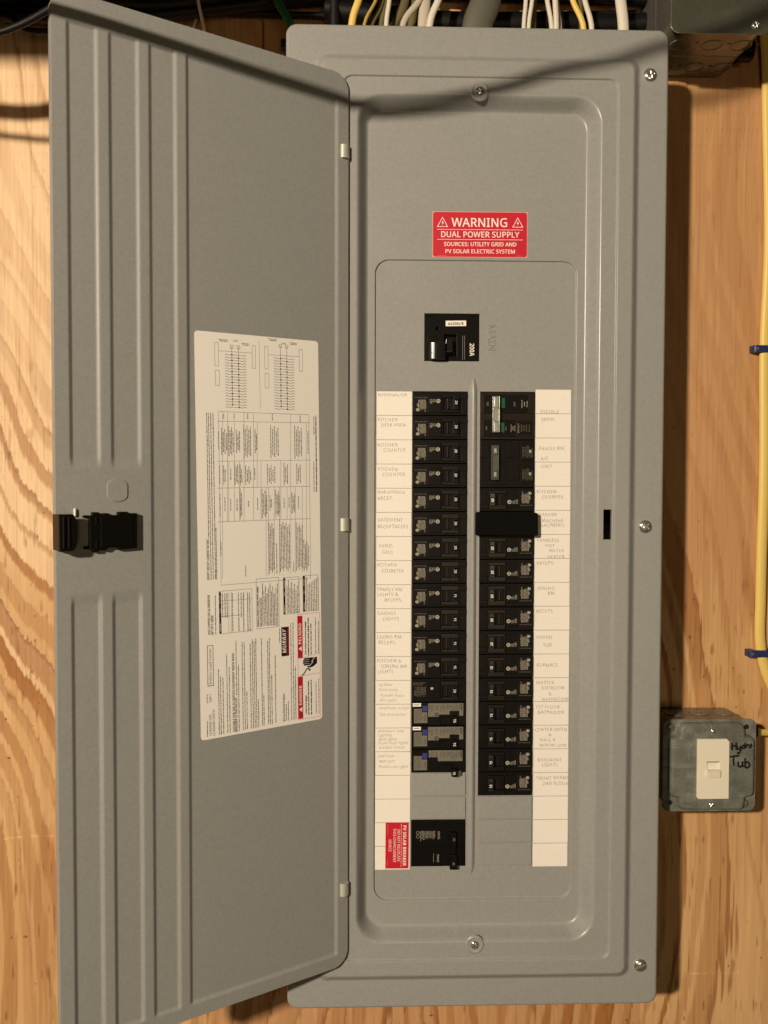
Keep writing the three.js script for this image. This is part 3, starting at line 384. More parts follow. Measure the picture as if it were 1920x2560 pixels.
{
  const K = 5.38, [c, x] = canvas(Math.round(130 * K), Math.round(380.5 * K)); x.scale(K, K);
  x.fillStyle = '#8f8b80'; x.fillRect(0, 0, 130, 381); x.fillStyle = '#f8f6f1'; x.beginPath(); x.roundRect(0, 0, 130, 380.5, 3.4); x.fill();
  const ink = '#2b2826', R = '#c0182c', up = -Math.PI / 2;
  const fit = (s, px, y0, y1, b, col = ink, o = {}) => { const L = Math.abs(y0 - y1), size = o.size ?? 3.4; x.save(); x.translate(px, Math.max(y0, y1)); x.rotate(up); x.font = `${o.style ?? ''} ${b ? 'bold' : ''} ${size}px sans-serif`; x.textAlign = 'left'; x.textBaseline = 'middle'; x.fillStyle = col; x.scale(L / x.measureText(s).width, 1); x.fillText(s, 0, 0); x.restore(); };
  for (const [px, a, b, w] of SHEET.g) { x.save(); x.translate(px, Math.max(a, b)); x.rotate(up); greek(x, 0, Math.abs(a - b), 0, w > 1 ? 1.25 : 0.85, w > 1 ? 'rgba(40,36,32,.9)' : 'rgba(45,41,38,.78)'); x.restore(); }
  x.strokeStyle = ink; 
  for (const [px, py, w, h, k] of SHEET.b) {
    x.lineWidth = 0.22;
    if (k === 'lbox') { x.strokeRect(px, py, w, h); } else if (k === 'box') { x.lineWidth = 0.5; x.strokeRect(px, py, w, h); } else if (k === 'rbox') { x.strokeStyle = R; x.lineWidth = 0.25; x.strokeRect(px, py, w, h); x.beginPath(); x.moveTo(px, 316.2); x.lineTo(px + w, 313); x.moveTo(px, 333.6); x.lineTo(px + w, 333); x.stroke(); x.strokeStyle = ink; }
    else if (k === 'k') { x.fillStyle = '#0d0c0b'; x.fillRect(px, py, w, h); x.save(); x.translate(px + w / 2, py + h); x.rotate(up); for (const [a, b] of [[0.05, 0.25], [0.5, 0.6], [0.72, 0.92]]) greek(x, h * a, h * b, 0, 0.8, '#d8d3c8'); x.restore(); }
    else if (k === 'murray') { x.fillStyle = '#100d0d'; x.fillRect(px, py, w, h); x.fillStyle = '#8e1226'; x.fillRect(px + w * 0.76, py, w * 0.24, h); fit('MURRAY', px + w * 0.43, py + h - 2.2, py + 2.6, 1, '#f3efe8', { style: 'italic', size: 5.8 }); }
    else if (k === 'danger' || k === 'peligro') {
      x.fillStyle = R; x.fillRect(px, py, w, h); const t = k === 'danger' ? [13.2, 'DANGER'] : [7, 'PELIGRO']; const ts = h - (k === 'danger' ? 13.5 : 13.5);
      fit(t[1], px + w / 2, py + ts, py + ts - (k === 'danger' ? 20 : 21.5), 1, '#f6f1ea', { size: 4.3 });
      x.fillStyle = '#f6f1ea'; const ty = py + ts + 4.2; x.beginPath(); x.moveTo(px + 1, ty); x.lineTo(px + w - 1, ty - 2.6); x.lineTo(px + w - 1, ty + 2.6); x.closePath(); x.fill();
    } else if (k === 'hand') {
      x.save(); x.translate(px, py); x.fillStyle = '#0e0c0b'; x.beginPath(); x.moveTo(w * 0.99, h * 0.04); x.lineTo(w * 0.99, h * 0.4); x.lineTo(w * 0.76, h * 0.56); x.lineTo(w * 0.5, h * 0.6); x.lineTo(w * 0.5, h * 0.04); x.closePath(); x.fill();
      for (let i = 0; i < 4; i++) { x.beginPath(); x.roundRect(w * (0.05 + 0.05 * Math.abs(1.5 - i)), h * (0.02 + 0.115 * i), w * 0.55, h * 0.095, h * 0.045); x.fill(); }
      x.beginPath(); x.roundRect(w * 0.36, h * 0.5, w * 0.3, h * 0.1, h * 0.05); x.fill();
      x.strokeStyle = '#efece4'; x.lineWidth = 0.7; x.beginPath(); x.moveTo(w * 0.5, h * 0.5); x.lineTo(w * 0.72, h * 0.3); x.lineTo(w * 0.64, h * 0.26); x.lineTo(w * 0.84, h * 0.06); x.stroke();
      x.strokeStyle = '#0e0c0b'; x.lineWidth = 1.1; x.beginPath(); x.moveTo(0, h * 0.98); x.bezierCurveTo(w * 0.3, h * 0.9, w * 0.2, h * 0.62, w * 0.42, h * 0.66); x.bezierCurveTo(w * 0.6, h * 0.72, w * 0.55, h * 0.8, w * 0.45, h * 0.74); x.stroke(); x.restore(); x.strokeStyle = ink;
    }
  }
  for (const [s, px, a, b, w] of SHEET.s) fit(s, px, a, b, w);
  x.lineWidth = 0.2; for (const [a, b, cc, d] of SHEET.l) { x.beginPath(); x.moveTo(a, b); x.lineTo(cc, d); x.stroke(); }
  for (const [s, px, py] of SHEET.t) txt(x, s, px, py, 2.4, { col: ink });
  for (const [xa, ya0, ya1, xb, yb0, yb1, l0, l1, yt] of SHEET.d) {
    x.lineWidth = 0.28; x.beginPath(); x.moveTo(xa, yt); x.lineTo(xa, ya1); x.moveTo(xb, yt); x.lineTo(xb, yb1); x.stroke(); x.strokeRect(xa - 1.4, yt - 1.5, 2.8, 2.8); x.strokeRect(xb - 1.4, yt - 1.5, 2.8, 2.8);
    for (let i = 0; i < 20; i++) { const first = i % 2 === 0, t = Math.floor(i / 2) / 9, y = first ? ya0 + (ya1 - ya0) * t : yb0 + (yb1 - yb0) * t; x.beginPath(); x.moveTo(l0, y + 0.4); x.lineTo(l0 + 2, y - 0.6); x.lineTo(l0 + 3.4, y + 0.5); x.lineTo(xa - 1, y); x.lineTo(xb + 1, y); x.lineTo(l1 - 3.4, y + 0.5); x.lineTo(l1 - 2, y - 0.6); x.lineTo(l1, y + 0.4); x.stroke(); x.fillStyle = ink; x.beginPath(); x.arc(first ? xa : xb, y, 0.75, 0, 7); x.fill(); }
    for (const [dx, dy, w] of [[-13, -6, 9], [10, -4, 8]]) { x.save(); x.translate(xa + dx, yt + dy); greek(x, 0, w, 0, 0.8, 'rgba(52,47,43,.7)'); greek(x, 1, w, 1.3, 0.8, 'rgba(52,47,43,.7)'); x.restore(); }
  }
  const t = canvasTex(c), m = mesh('instruction_label', new THREE.ShapeGeometry(rrShape(-0.065, 0.065, -0.19025, 0.19025, 0.0034), 6), std(lin(1, 1, 1), 0.55, { map: t }), door, [-0.0968, -0.0060, -0.0015]);
  const p = m.geometry.attributes.position, u = m.geometry.attributes.uv; for (let i = 0; i < p.count; i++) u.setXY(i, (p.getX(i) + 0.065) / 0.13, (p.getY(i) + 0.19025) / 0.3805);
  m.rotation.z = 0.0126; m.userData.label = 'white instruction sheet with wiring diagrams and rating tables';
}

// ---------- breakers ----------
// local frame of a breaker (millimetres here): x 0 at the outer end to 58 at the panel centre, y 0 at its top, z 0 at the dead-front plate
const mmx = x => (x - 29) / 1000, mmy = y => (12.6 - y) / 1000;
const mb = (x0, x1, y0, y1, z0, z1, r = 0.4) => rbox(mmx(x0), mmx(x1), mmy(y1), mmy(y0), z0 / 1000, z1 / 1000, r / 1000);
const BK = '#0d0c0b', PR = '#8b867a';
const AT = atlas(1400, 1100, BK, 13), printMat = std(lin(1, 1, 1), 0.45, { specularIntensity: 0.3 });
const cells = {
  std: AT.cell(28, 17, (c, w, h) => {
    greek(c, 1, 14, 1.3, 0.8, 'rgba(150,145,132,.55)'); c.strokeStyle = 'rgba(140,135,120,.35)'; c.lineWidth = 0.2; c.strokeRect(0.4, 2.6, 14.4, 14);
    c.save(); c.translate(5.4, 3.4); c.rotate(Math.PI / 2); for (let i = 0; i < 7; i++) greek(c, 0.4 + (i > 5 ? 2 : 0), 9 + rnd() * 3.5, 4.4 - i * 1.22 - 4.2, 0.72, 'rgba(160,154,140,.7)'); c.restore();
    for (let i = 0; i < 6; i++) { c.save(); c.translate(5 + i * 1.35, 3.6); c.rotate(Math.PI / 2); greek(c, 0, 10 + rnd() * 3, 0, 0.8, 'rgba(170,164,150,.8)'); c.restore(); }
    c.fillStyle = '#b5afa0'; c.beginPath(); c.arc(3.7, 14.2, 1.5, 0, 7); c.fill(); c.fillStyle = BK; c.fillRect(3.2, 13.4, 0.5, 1.6); txt(c, 'MP', 3.6, 9.4, 2.6, { rot: Math.PI / 2, col: '#a49e90', bold: 1 });
    for (let i = 0; i < 5; i++) { c.save(); c.translate(17 + i * 1.35, 3); c.rotate(Math.PI / 2); greek(c, 0, 5 - i * 0.5, 0, 0.75, 'rgba(176,170,155,.85)'); c.restore(); }
    c.strokeStyle = '#e2dccd'; c.lineWidth = 0.55; c.beginPath(); c.arc(25.4, 5, 1.7, 0, 7); c.stroke(); c.fillStyle = '#c9c3b4'; c.fillRect(24.7, 4.3, 0.6, 1.4); c.fillRect(25.5, 4.4, 0.6, 1.2);
  }),
  n20: AT.cell(3.8, 8, (c, w, h) => txt(c, '20', w / 2, h / 2, 4.1, { rot: Math.PI / 2, col: '#f0eadc', bold: 1 })),
  n15: AT.cell(3.8, 8, (c, w, h) => txt(c, '15', w / 2, h / 2, 4.1, { rot: Math.PI / 2, col: '#f0eadc', bold: 1 })),
  n40: AT.cell(3.8, 8, (c, w, h) => txt(c, '40', w / 2, h / 2, 3.6, { rot: Math.PI / 2, col: '#8d887c' })),
  n20g: AT.cell(6, 8, (c, w, h) => { c.fillStyle = '#55554e'; c.fillRect(0, 0, w, h); txt(c, '20', w / 2, h / 2, 4.6, { rot: Math.PI / 2, col: '#d8d2c2', bold: 1 }); }),
  gfci: AT.cell(28, 19, (c, w, h) => {
    for (let i = 0; i < 3; i++) greek(c, 0.4, 14 - i * 2, 0.8 + i * 1.2, 0.8, 'rgba(120,115,104,.7)');
    for (let i = 0; i < 9; i++) { c.save(); c.translate(2 + i * 1.4, 5); c.rotate(Math.PI / 2); greek(c, i < 2 ? 4 : 0, 8 + rnd() * 4, 0, 0.8, 'rgba(135,130,118,.75)'); c.restore(); }
    c.strokeStyle = 'rgba(140,135,120,.6)'; c.lineWidth = 0.4; c.beginPath(); c.arc(3.6, 6.4, 1.4, 0, 7); c.stroke(); c.fillStyle = '#b9b3a4'; c.beginPath(); c.roundRect(18.6, 5.6, 2.8, 2.6, 0.9); c.fill();
  }),
  afci: AT.cell(38, 14.4, (c, w, h) => {
    c.fillStyle = '#77746a'; c.fillRect(0, 0, w, h);
    for (let i = 0; i < 26; i++) if (i < 4 || i > 8) { c.save(); c.translate(1 + i * 1.42, 0.8); c.rotate(Math.PI / 2); greek(c, rnd() * 2, 5 + rnd() * 4, 0, 0.55, 'rgba(45,42,38,.6)'); c.restore(); }
    txt(c, 'AFCI', 8.8, 4.6, 2.6, { rot: Math.PI / 2, col: '#34322d' }); c.strokeStyle = '#34322d'; c.lineWidth = 0.8; c.beginPath(); c.arc(9, 12, 1.5, 0, 7); c.stroke();
    txt(c, 'MURRAY', 36.4, 4.6, 1.9, { rot: Math.PI / 2, col: '#2f2d29', bold: 1 });
  }),
  test: AT.cell(14.5, 16, (c, w, h) => { c.fillStyle = '#77746a'; c.fillRect(0, 0, w, h); for (let i = 0; i < 6; i++) { c.save(); c.translate(1.2 + i * 1.35, 1); c.rotate(Math.PI / 2); greek(c, 0, 12 + rnd() * 2.4, 0, 0.5, 'rgba(45,42,38,.6)'); c.restore(); } txt(c, 'TEST', 11.8, 10.4, 3.6, { rot: Math.PI / 2, col: '#2f2d29' }); }),
  tag1: AT.cell(8.8, 3.8, (c, w, h) => { c.fillStyle = '#f2efe8'; c.fillRect(0, 0, w, h); greek(c, 1.2, 7.6, h / 2, 1, 'rgba(60,56,50,.55)'); }),
  serial: AT.cell(21.5, 5.8, (c, w, h) => { c.fillStyle = '#f2efe8'; c.fillRect(0, 0, w, h); txt(c, '&150219', w / 2, h / 2, 3.7, { rot: Math.PI, col: '#35312d', bold: 1, sx: 1.1 }); }),
  amp200: AT.cell(7, 16, (c, w, h) => txt(c, '200A', w / 2, h / 2, 6.6, { rot: Math.PI / 2, col: '#f0eadc', bold: 1, sx: 0.9 })),
  bryA: AT.cell(44, 20, (c, w, h) => { txt(c, 'ON', 3.4, 10, 3.2, { rot: -Math.PI / 2, col: '#8f8a7c' }); txt(c, 'OFF', 30, 10, 3, { rot: -Math.PI / 2, col: '#8f8a7c' }); for (const [a, l] of [[38, 9], [40.5, 5], [43.2, 7]]) { c.save(); c.translate(a, 10 + l / 2); c.rotate(-Math.PI / 2); greek(c, 0, l, 0, 1.1, PR); c.restore(); } }),
  bryB: AT.cell(16, 14, (c, w, h) => { txt(c, 'BRYANT', 1.6, 7, 2.6, { rot: -Math.PI / 2, col: PR, bold: 1 }); for (const [a, s] of [[4.4, 'TYPE BR'], [7, 'CU-AL'], [9.6, 'CU 8-14'], [12.8, 'AL 8-12']]) txt(c, s, a, 7, 2.1, { rot: -Math.PI / 2, col: PR }); }),
  small: AT.cell(15, 14, (c, w, h) => { for (let i = 0; i < 9; i++) { c.save(); c.translate(2 + i * 1.4, 13); c.rotate(-Math.PI / 2); greek(c, rnd() * 2, 8 + rnd() * 4, 0, 0.7, 'rgba(120,114,100,.75)'); c.restore(); } c.fillStyle = '#a29c8c'; c.beginPath(); c.roundRect(9.4, 5, 2.8, 3, 1); c.fill(); }),
  solar: AT.cell(26, 14, (c, w, h) => { txt(c, 'ON/O', 24.2, 6.6, 3.2, { rot: Math.PI / 2, col: '#b8b2a4' }); for (let i = 0; i < 11; i++) { c.save(); c.translate(5 + i * 1.5, 2.2); c.rotate(Math.PI / 2); greek(c, 0, 8 + rnd() * 3 - (i < 4 ? 0 : 2), 0, 0.7, 'rgba(176,170,156,.9)'); c.restore(); } c.strokeStyle = '#8b867a'; c.lineWidth = 0.5; for (const a of [4, 8]) { c.beginPath(); c.arc(2, a, 1.5, 0, 7); c.stroke(); } }),
  solar2: AT.cell(8, 12, (c, w, h) => { txt(c, 'ON/O', 6, 6, 3.2, { rot: Math.PI / 2, col: '#b8b2a4' }); c.save(); c.translate(1.4, 1); c.rotate(Math.PI / 2); greek(c, 0, 9, 0, 0.7, PR); c.restore(); }),
};
printMat.map = canvasTex(AT.c);
function decal(parent, uv, x0, x1, y0, y1, z, name = 'printed_label', mat = printMat) { return mesh(name, slab((x1 - x0) / 1000, (y1 - y0) / 1000, 0.00012, uv), mat, parent, [mmx((x0 + x1) / 2), mmy((y0 + y1) / 2), z / 1000]); }
function rectWithHole(x0, x1, y0, y1, a0, a1, b0, b1, z0, z1) { const s = rrShape(mmx(x0), mmx(x1), mmy(y1), mmy(y0), 0.0006); s.holes.push(hole(mmx(a0), mmx(a1), mmy(b1), mmy(b0))); return extr(s, z0 / 1000, z1 / 1000, 0.0003, 1); }
// common case shapes, shared by all copies
const bodyStd = merge([mb(0.3, 57.8, 0.35, 24.85, -38, -1.2, 0.5), mb(0.3, 30.2, 5.2, 22.6, -1.6, -0.1), mb(17.4, 30.0, 3.2, 4.8, -1.6, -0.5), mb(48.9, 57.6, 2.9, 7.2, -1.6, 0), mb(51, 57.4, 8.6, 23, -1.6, -0.6), mb(0.8, 57.2, 1, 2.2, -1.6, -0.9, 0.2)]);
const frameStd = rectWithHole(30.6, 48.8, 2.4, 22.4, 31.8, 47.8, 7, 19.2, -1.4, 1.6);
const gripStd = (() => { const s = new THREE.Shape(); s.moveTo(mmx(42.7), -0.004); s.lineTo(mmx(42.5), 0.0042); s.lineTo(mmx(43.1), 0.0046); s.lineTo(mmx(47.2), 0.0036); s.lineTo(mmx(47.6), -0.004); s.closePath(); const g = new THREE.ExtrudeGeometry(s, { depth: 0.0116, bevelEnabled: true, bevelThickness: 0.0003, bevelSize: 0.0003, bevelSegments: 2 }); g.rotateX(Math.PI / 2); g.translate(0, mmy(7.3), 0); return g; })();
const ridgeStd = mb(36.3, 37.1, 7.4, 18.4, -6, 1.1, 0.35);
const side = (col, row) => col === 'left' ? [[(LX[0] + LX[1]) / 2, TOP - (row + 0.5) * PITCH, ZP + 0.0016], 0] : [[(RX[0] + RX[1]) / 2, TOP - (row + 0.5) * PITCH, ZP + 0.0016], Math.PI];
function stdBreaker(name, amps, label, col, row, group) {
  const [p, rz] = side(col, row), t = thing(name, label, 'circuit breaker', p, group); t.rotation.z = rz;
  mesh('case', bodyStd, M.blackDull, t); mesh('handle_frame', frameStd, M.edge, t);
  const h = mesh('handle', gripStd, M.handle, t); mesh('trip_bar', ridgeStd, M.bar, t);
  const d = decal(h, amps === 20 ? cells.n20 : cells.n15, 43.4, 46.9, 8.6, 15.6, 0, 'printed_number'); d.position.z = 0.0047; d.rotation.y = 0.24;
  if (name !== 'gfci_breaker') decal(t, cells.std, 1.2, 29.4, 5.4, 22.2, 0.0); else { decal(t, cells.gfci, 1, 29.6, 3.6, 22.4, 0.05); }
  const j = (rnd() - 0.5) * 0.0002; t.position.x += j; return t;
}
const grp = 'single-pole breakers along the two columns';
const who = { left: ['beside the REFRIDGERATOR label', 'beside the KITCHEN DESK AREA label', 'beside the KITCHEN COUNTER label next under KITCHEN DESK AREA', 'beside the KITCHEN COUNTER label next above REAR EXTERIOR', 'beside the REAR EXTERIOR RECEP label', 'beside the BASEMENT RECEPTACLES label', 'beside the PANEL GFCI label', 'beside the KITCHEN COUNTER label between PANEL GFCI and FAMILY RM', 'beside the FAMILY RM LIGHTS & RECEPS label', 'beside the GARAGE LIGHTS label', 'beside the LIVING RM RECEPS label', 'beside the KITCHEN & DINING RM LIGHTS label'],
  right: { 4: 'beside the KITCHEN COUNTER label above WASHER MACHINE', 6: 'beside the TANKLESS HOT WATER HEATER label', 7: 'beside the RECEPS label under TANKLESS HOT WATER', 8: 'beside the DINING RM label', 9: 'beside the RECEPS label between DINING RM and HYDRO TUB', 10: 'beside the HYDRO TUB paper label', 11: 'beside the FURNACE label', 12: 'beside the MASTER BEDROOM & BATHROOM label', 13: 'beside the 1ST FLOOR BATHROOM label', 14: 'beside the CENTER BDRM & HALL label', 15: 'beside the BASEMENT LIGHTS label', 16: 'beside the FRONT BDRMS 2ND FLOOR label' } };
for (let i = 0; i < 12; i++) stdBreaker('single_pole_breaker', i < 8 ? 20 : 15, `black single-pole breaker marked ${i < 8 ? 20 : 15} ${who.left[i]}`, 'left', i, grp);
for (const k of Object.keys(who.right)) stdBreaker('single_pole_breaker', k < 11 ? 20 : 15, `black single-pole breaker marked ${k < 11 ? 20 : 15} ${who.right[k]}`, 'right', +k, grp);
stdBreaker('single_pole_breaker', 20, 'black breaker under the black fabric wrap beside the WASHER MACHINE label', 'right', 5, grp);
stdBreaker('gfci_breaker', 20, 'black breaker marked 20 with grey print beside the 1st Floor Front entry label', 'left', 12);
// arc-fault breakers with grey labels and blue test buttons
[13, 14, 15].forEach((row, i) => {
  const t = thing('arc_fault_breaker', ['black arc-fault breaker with blue button and crooked white tag beside the mudroom outlets label', 'black arc-fault breaker with blue button and white tag beside the mudroom Area Lighting label', 'black arc-fault breaker with blue button, handle thrown, beside the 2nd Floor Bedroom label'][i], 'circuit breaker', side('left', row)[0], 'arc-fault breakers with grey labels');
  mesh('case', merge([mb(0.3, 57.8, 0.35, 24.85, -38, -0.6, 0.5), mb(29.5, 48.5, 16.4, 23.4, -1, 0.7)]), M.black, t);
  const last = i === 2, up = last ? 1.2 : 0;
  const g1 = new THREE.Shape(), pts = last ? [[18.2, 1], [54.2, 1], [54.2, 12.6], [28, 12.6], [28, 8.4], [18.2, 8.4]] : [[17.4, 1.2], [54.8, 1.2], [54.8, 14.6], [50.6, 14.6], [50.6, 9.4], [40.2, 9.4], [40.2, 13.2], [28.8, 13.2], [28.8, 15.6], [17.4, 15.6]];
  pts.forEach((p, k) => k ? g1.lineTo(mmx(p[0]), mmy(p[1])) : g1.moveTo(mmx(p[0]), mmy(p[1]))); g1.closePath();
  const uvFix = (g, x0, x1, y0, y1, uv) => { const p = g.attributes.position, u = g.attributes.uv; for (let k = 0; k < p.count; k++) u.setXY(k, uv[0] + (uv[2] - uv[0]) * Math.min(1, Math.max(0, (p.getX(k) - mmx(x0)) / (mmx(x1) - mmx(x0)))), uv[3] - (uv[3] - uv[1]) * Math.min(1, Math.max(0, (mmy(y0) - p.getY(k)) / (mmy(y0) - mmy(y1))))); return g; };
  mesh('rating_label', uvFix(extr(g1, -0.0006, -0.0004, 0), 17.4, 54.8, 1.2, 15.6, cells.afci), printMat, t);
  const g2 = new THREE.Shape(), oy = last ? 0.4 : 0, rows = [[2.4, 6.6 + oy], [11, 6.6 + oy], [11, 10.4 + oy], [16.6, 10.4 + oy], [16.6, 21.8 + oy], [2.4, 21.8 + oy]]; rows.forEach((p, k) => k ? g2.lineTo(mmx(p[0]), mmy(p[1])) : g2.moveTo(mmx(p[0]), mmy(p[1]))); g2.closePath();
  const tl = mesh('test_label', uvFix(extr(g2, -0.0006, -0.0004, 0), 2.4, 16.6, 6.6, 21.8, cells.test), printMat, t); tl.rotation.z = i ? 0 : 0.02;
  mesh('test_button', mb(11.4, 17, 3.6, 9.8, -2, 1.0, 0.5), M.blue, t);
  if (!last) { const w = decal(t, cells.tag1, 1.2, 10, 0.9, 4.7, -0.5, 'white_tag'); w.rotation.z = i ? 0 : 0.01; }
  if (last) {
    const h = mesh('handle', merge([mb(42, 48, 19.5, 27.6, 0.5, 6.5, 0.8), mb(36, 42.5, 15.4, 22, -1, 3, 0.8)]), M.black, t); const d = decal(h, cells.n15, 43, 46.6, 20.4, 26.6, 6.45, 'printed_number');
    mesh('handle_stub', mb(47, 53, 22.4, 28, 0, 2.4, 0.6), M.handleGrey, t);
  } else {
    mesh('handle_frame', rectWithHole(29.6, 41, 15.4, 23.4, 30.6, 36, 16.6, 22.2, 0, 1.6), M.black, t);
    const h = mesh('handle', mb(42.6, 48.2, 14.4, 23.2, -1, 3.4, 0.8), M.black, t); decal(h, cells.n15, 43.6, 47.2, 15.2, 22.6, 3.35, 'printed_number');
  }
});
// two-pole breakers (local y runs over two rows, origin at the upper row)
{
  const t = thing('two_pole_breaker', 'brown-black two-pole breaker with silver handle tie and green windows beside DOUBLE OVEN', 'circuit breaker', [(RX[0] + RX[1]) / 2, TOP - 0.5 * PITCH, ZP + 0.0016]);
  mesh('case', merge([mb(0.3, 57.8, 0.35, 50.05, -38, -1.2, 0.5), mb(2.4, 57, 3.6, 22.6, -1.6, 0.2), mb(2.2, 56.6, 29.6, 47.4, -1.6, 0.2), mb(3.0, 3.6, 4.6, 20.6, -0.5, 0.9, 0.2), mb(2.7, 3.3, 29.8, 46.4, -0.5, 0.9, 0.2)]), M.brownBlack, t);
  decal(t, cells.bryA, 4.2, 50, 3.8, 22.4, 0.15); decal(t, cells.bryA, 4, 37, 29.8, 47.2, 0.15); decal(t, cells.bryB, 39, 54.6, 31, 45.6, 0.25);
  mesh('handle_tie', merge([mb(12.4, 19.6, 5.2, 43.2, 1.4, 4.4, 0.7), mb(12.2, 13.2, 5.4, 43, 4, 5.4, 0.4), mb(18.8, 19.8, 5.4, 43, 4, 5.4, 0.4), mb(12.6, 19.4, 17.4, 18.8, 4, 5.6, 0.5), mb(12.6, 19.4, 31, 32, 4, 5.6, 0.5)]), M.tie, t);
  mesh('handle', mb(13.6, 18.4, 6, 17, 4.2, 6, 0.7), M.tie, t); mesh('handle', mb(13.6, 18.4, 32.4, 42.6, 4.2, 6, 0.7), M.tie, t);
  mesh('indicator_window', mb(21.6, 26, 6.6, 17.4, -1, 0.7), M.green, t); mesh('indicator_window', mb(21.2, 25.4, 32.4, 43, -1, 0.7), M.green, t);
}
{
  const t = thing('two_pole_breaker', 'black two-pole breaker with grey handle tie marked 20 beside FAMILY RM A/C UNIT', 'circuit breaker', [(RX[0] + RX[1]) / 2, TOP - 2.5 * PITCH, ZP + 0.0016]);
  const pole = y => [mb(1, 10, y + 2, y + 17, -1.6, -0.1), mb(28, 42, y + 1.6, y + 17, -1.6, -0.1), mb(42.6, 57, y + 2, y + 20, -1.6, 0), mb(10.8, 27.4, y + 1.4, y + 22, -1.6, -0.4)];
  mesh('case', merge([mb(0.3, 57.8, 0.35, 50.05, -38, -1.2, 0.5), ...pole(1.6), ...pole(25.4)]), M.blackDull, t);
  decal(t, cells.small, 43, 56.6, 4.6, 20.6, 0.05); decal(t, cells.small, 43, 56.6, 28.4, 44, 0.05);
  mesh('handle_tie', merge([mb(11.6, 19, 6, 42, 1.2, 3.8, 0.6), mb(11.4, 12.4, 6.2, 41.8, 3.4, 5, 0.4), mb(18.2, 19.1, 6.2, 41.8, 3.4, 5, 0.4), mb(12, 19, 5.9, 6.9, 3.4, 5, 0.4), mb(12, 19, 41.2, 42.2, 3.4, 5, 0.4)]), M.handleGrey, t);
  for (const y of [7.4, 32]) { const h = mesh('handle', mb(12.8, 18, y, y + 9, 3, 4.8, 0.5), M.handleGrey, t); const d = decal(h, cells.n20g, 13.2, 17.6, y + 0.8, y + 8.2, 4.75, 'printed_number'); d.rotation.z = Math.PI; }
}
{
  const t = thing('solar_breaker', 'black two-pole breaker marked 40 beside the red PV SOLAR BREAKER sticker', 'circuit breaker', [(LX[0] + LX[1]) / 2, TOP - 18.5 * PITCH, ZP + 0.0016]);
  mesh('case', merge([mb(0.3, 57.8, 0.35, 50.05, -38, -1.2, 0.5), mb(1.4, 57, 4.6, 28.4, -1.6, -0.1), mb(1.4, 57, 30, 49, -1.6, -0.1), mb(40, 55.6, 8, 27, -0.6, 0.5), mb(40, 55.6, 32, 48.6, -0.6, 0.5)]), M.black, t);
  decal(t, cells.solar, 5, 31, 9.4, 24, -0.05); decal(t, cells.solar2, 22.4, 30.4, 35, 47.4, -0.05);
  for (const y of [8.6, 35]) { mesh('handle_well', mb(34.4, 37.4, y + 1, y + 12, -0.6, 0.9, 0.3), M.blackDull, t); }
  const h = mesh('handle', merge([mb(41.4, 47.6, 12, 27.6, 0, 5, 0.8), mb(41.6, 47.4, 27.4, 36, 0, 3.4, 0.8), mb(40.8, 48.6, 35.6, 51.8, 0, 5.2, 0.9)]), M.black, t);
  decal(h, cells.n40, 43, 46.6, 15.6, 22.6, 4.95, 'printed_number'); decal(h, cells.n40, 42.6, 46.4, 41.6, 48.6, 5.15, 'printed_number');
}
// soft black wrap hiding one breaker
{
  const g = new RoundedBoxGeometry(0.0652, 0.0246, 0.0102, 5, 0.0022), p = g.attributes.position; for (let i = 0; i < p.count; i++) { const k = 0.0006 * (noise(p.getX(i) * 160 + 5, p.getY(i) * 160) - 0.5); p.setXYZ(i, p.getX(i) + k, p.getY(i) + k * 0.8, p.getZ(i) + k); } g.computeVertexNormals();
  tag(mesh('breaker_wrap', g, M.fabric, scene, [0.033, 0.0013, ZP + 0.0056]), 'plain matte black fabric wrap pulled over a breaker beside WASHER MACHINE', 'wrap').rotation.z = -0.01;
}
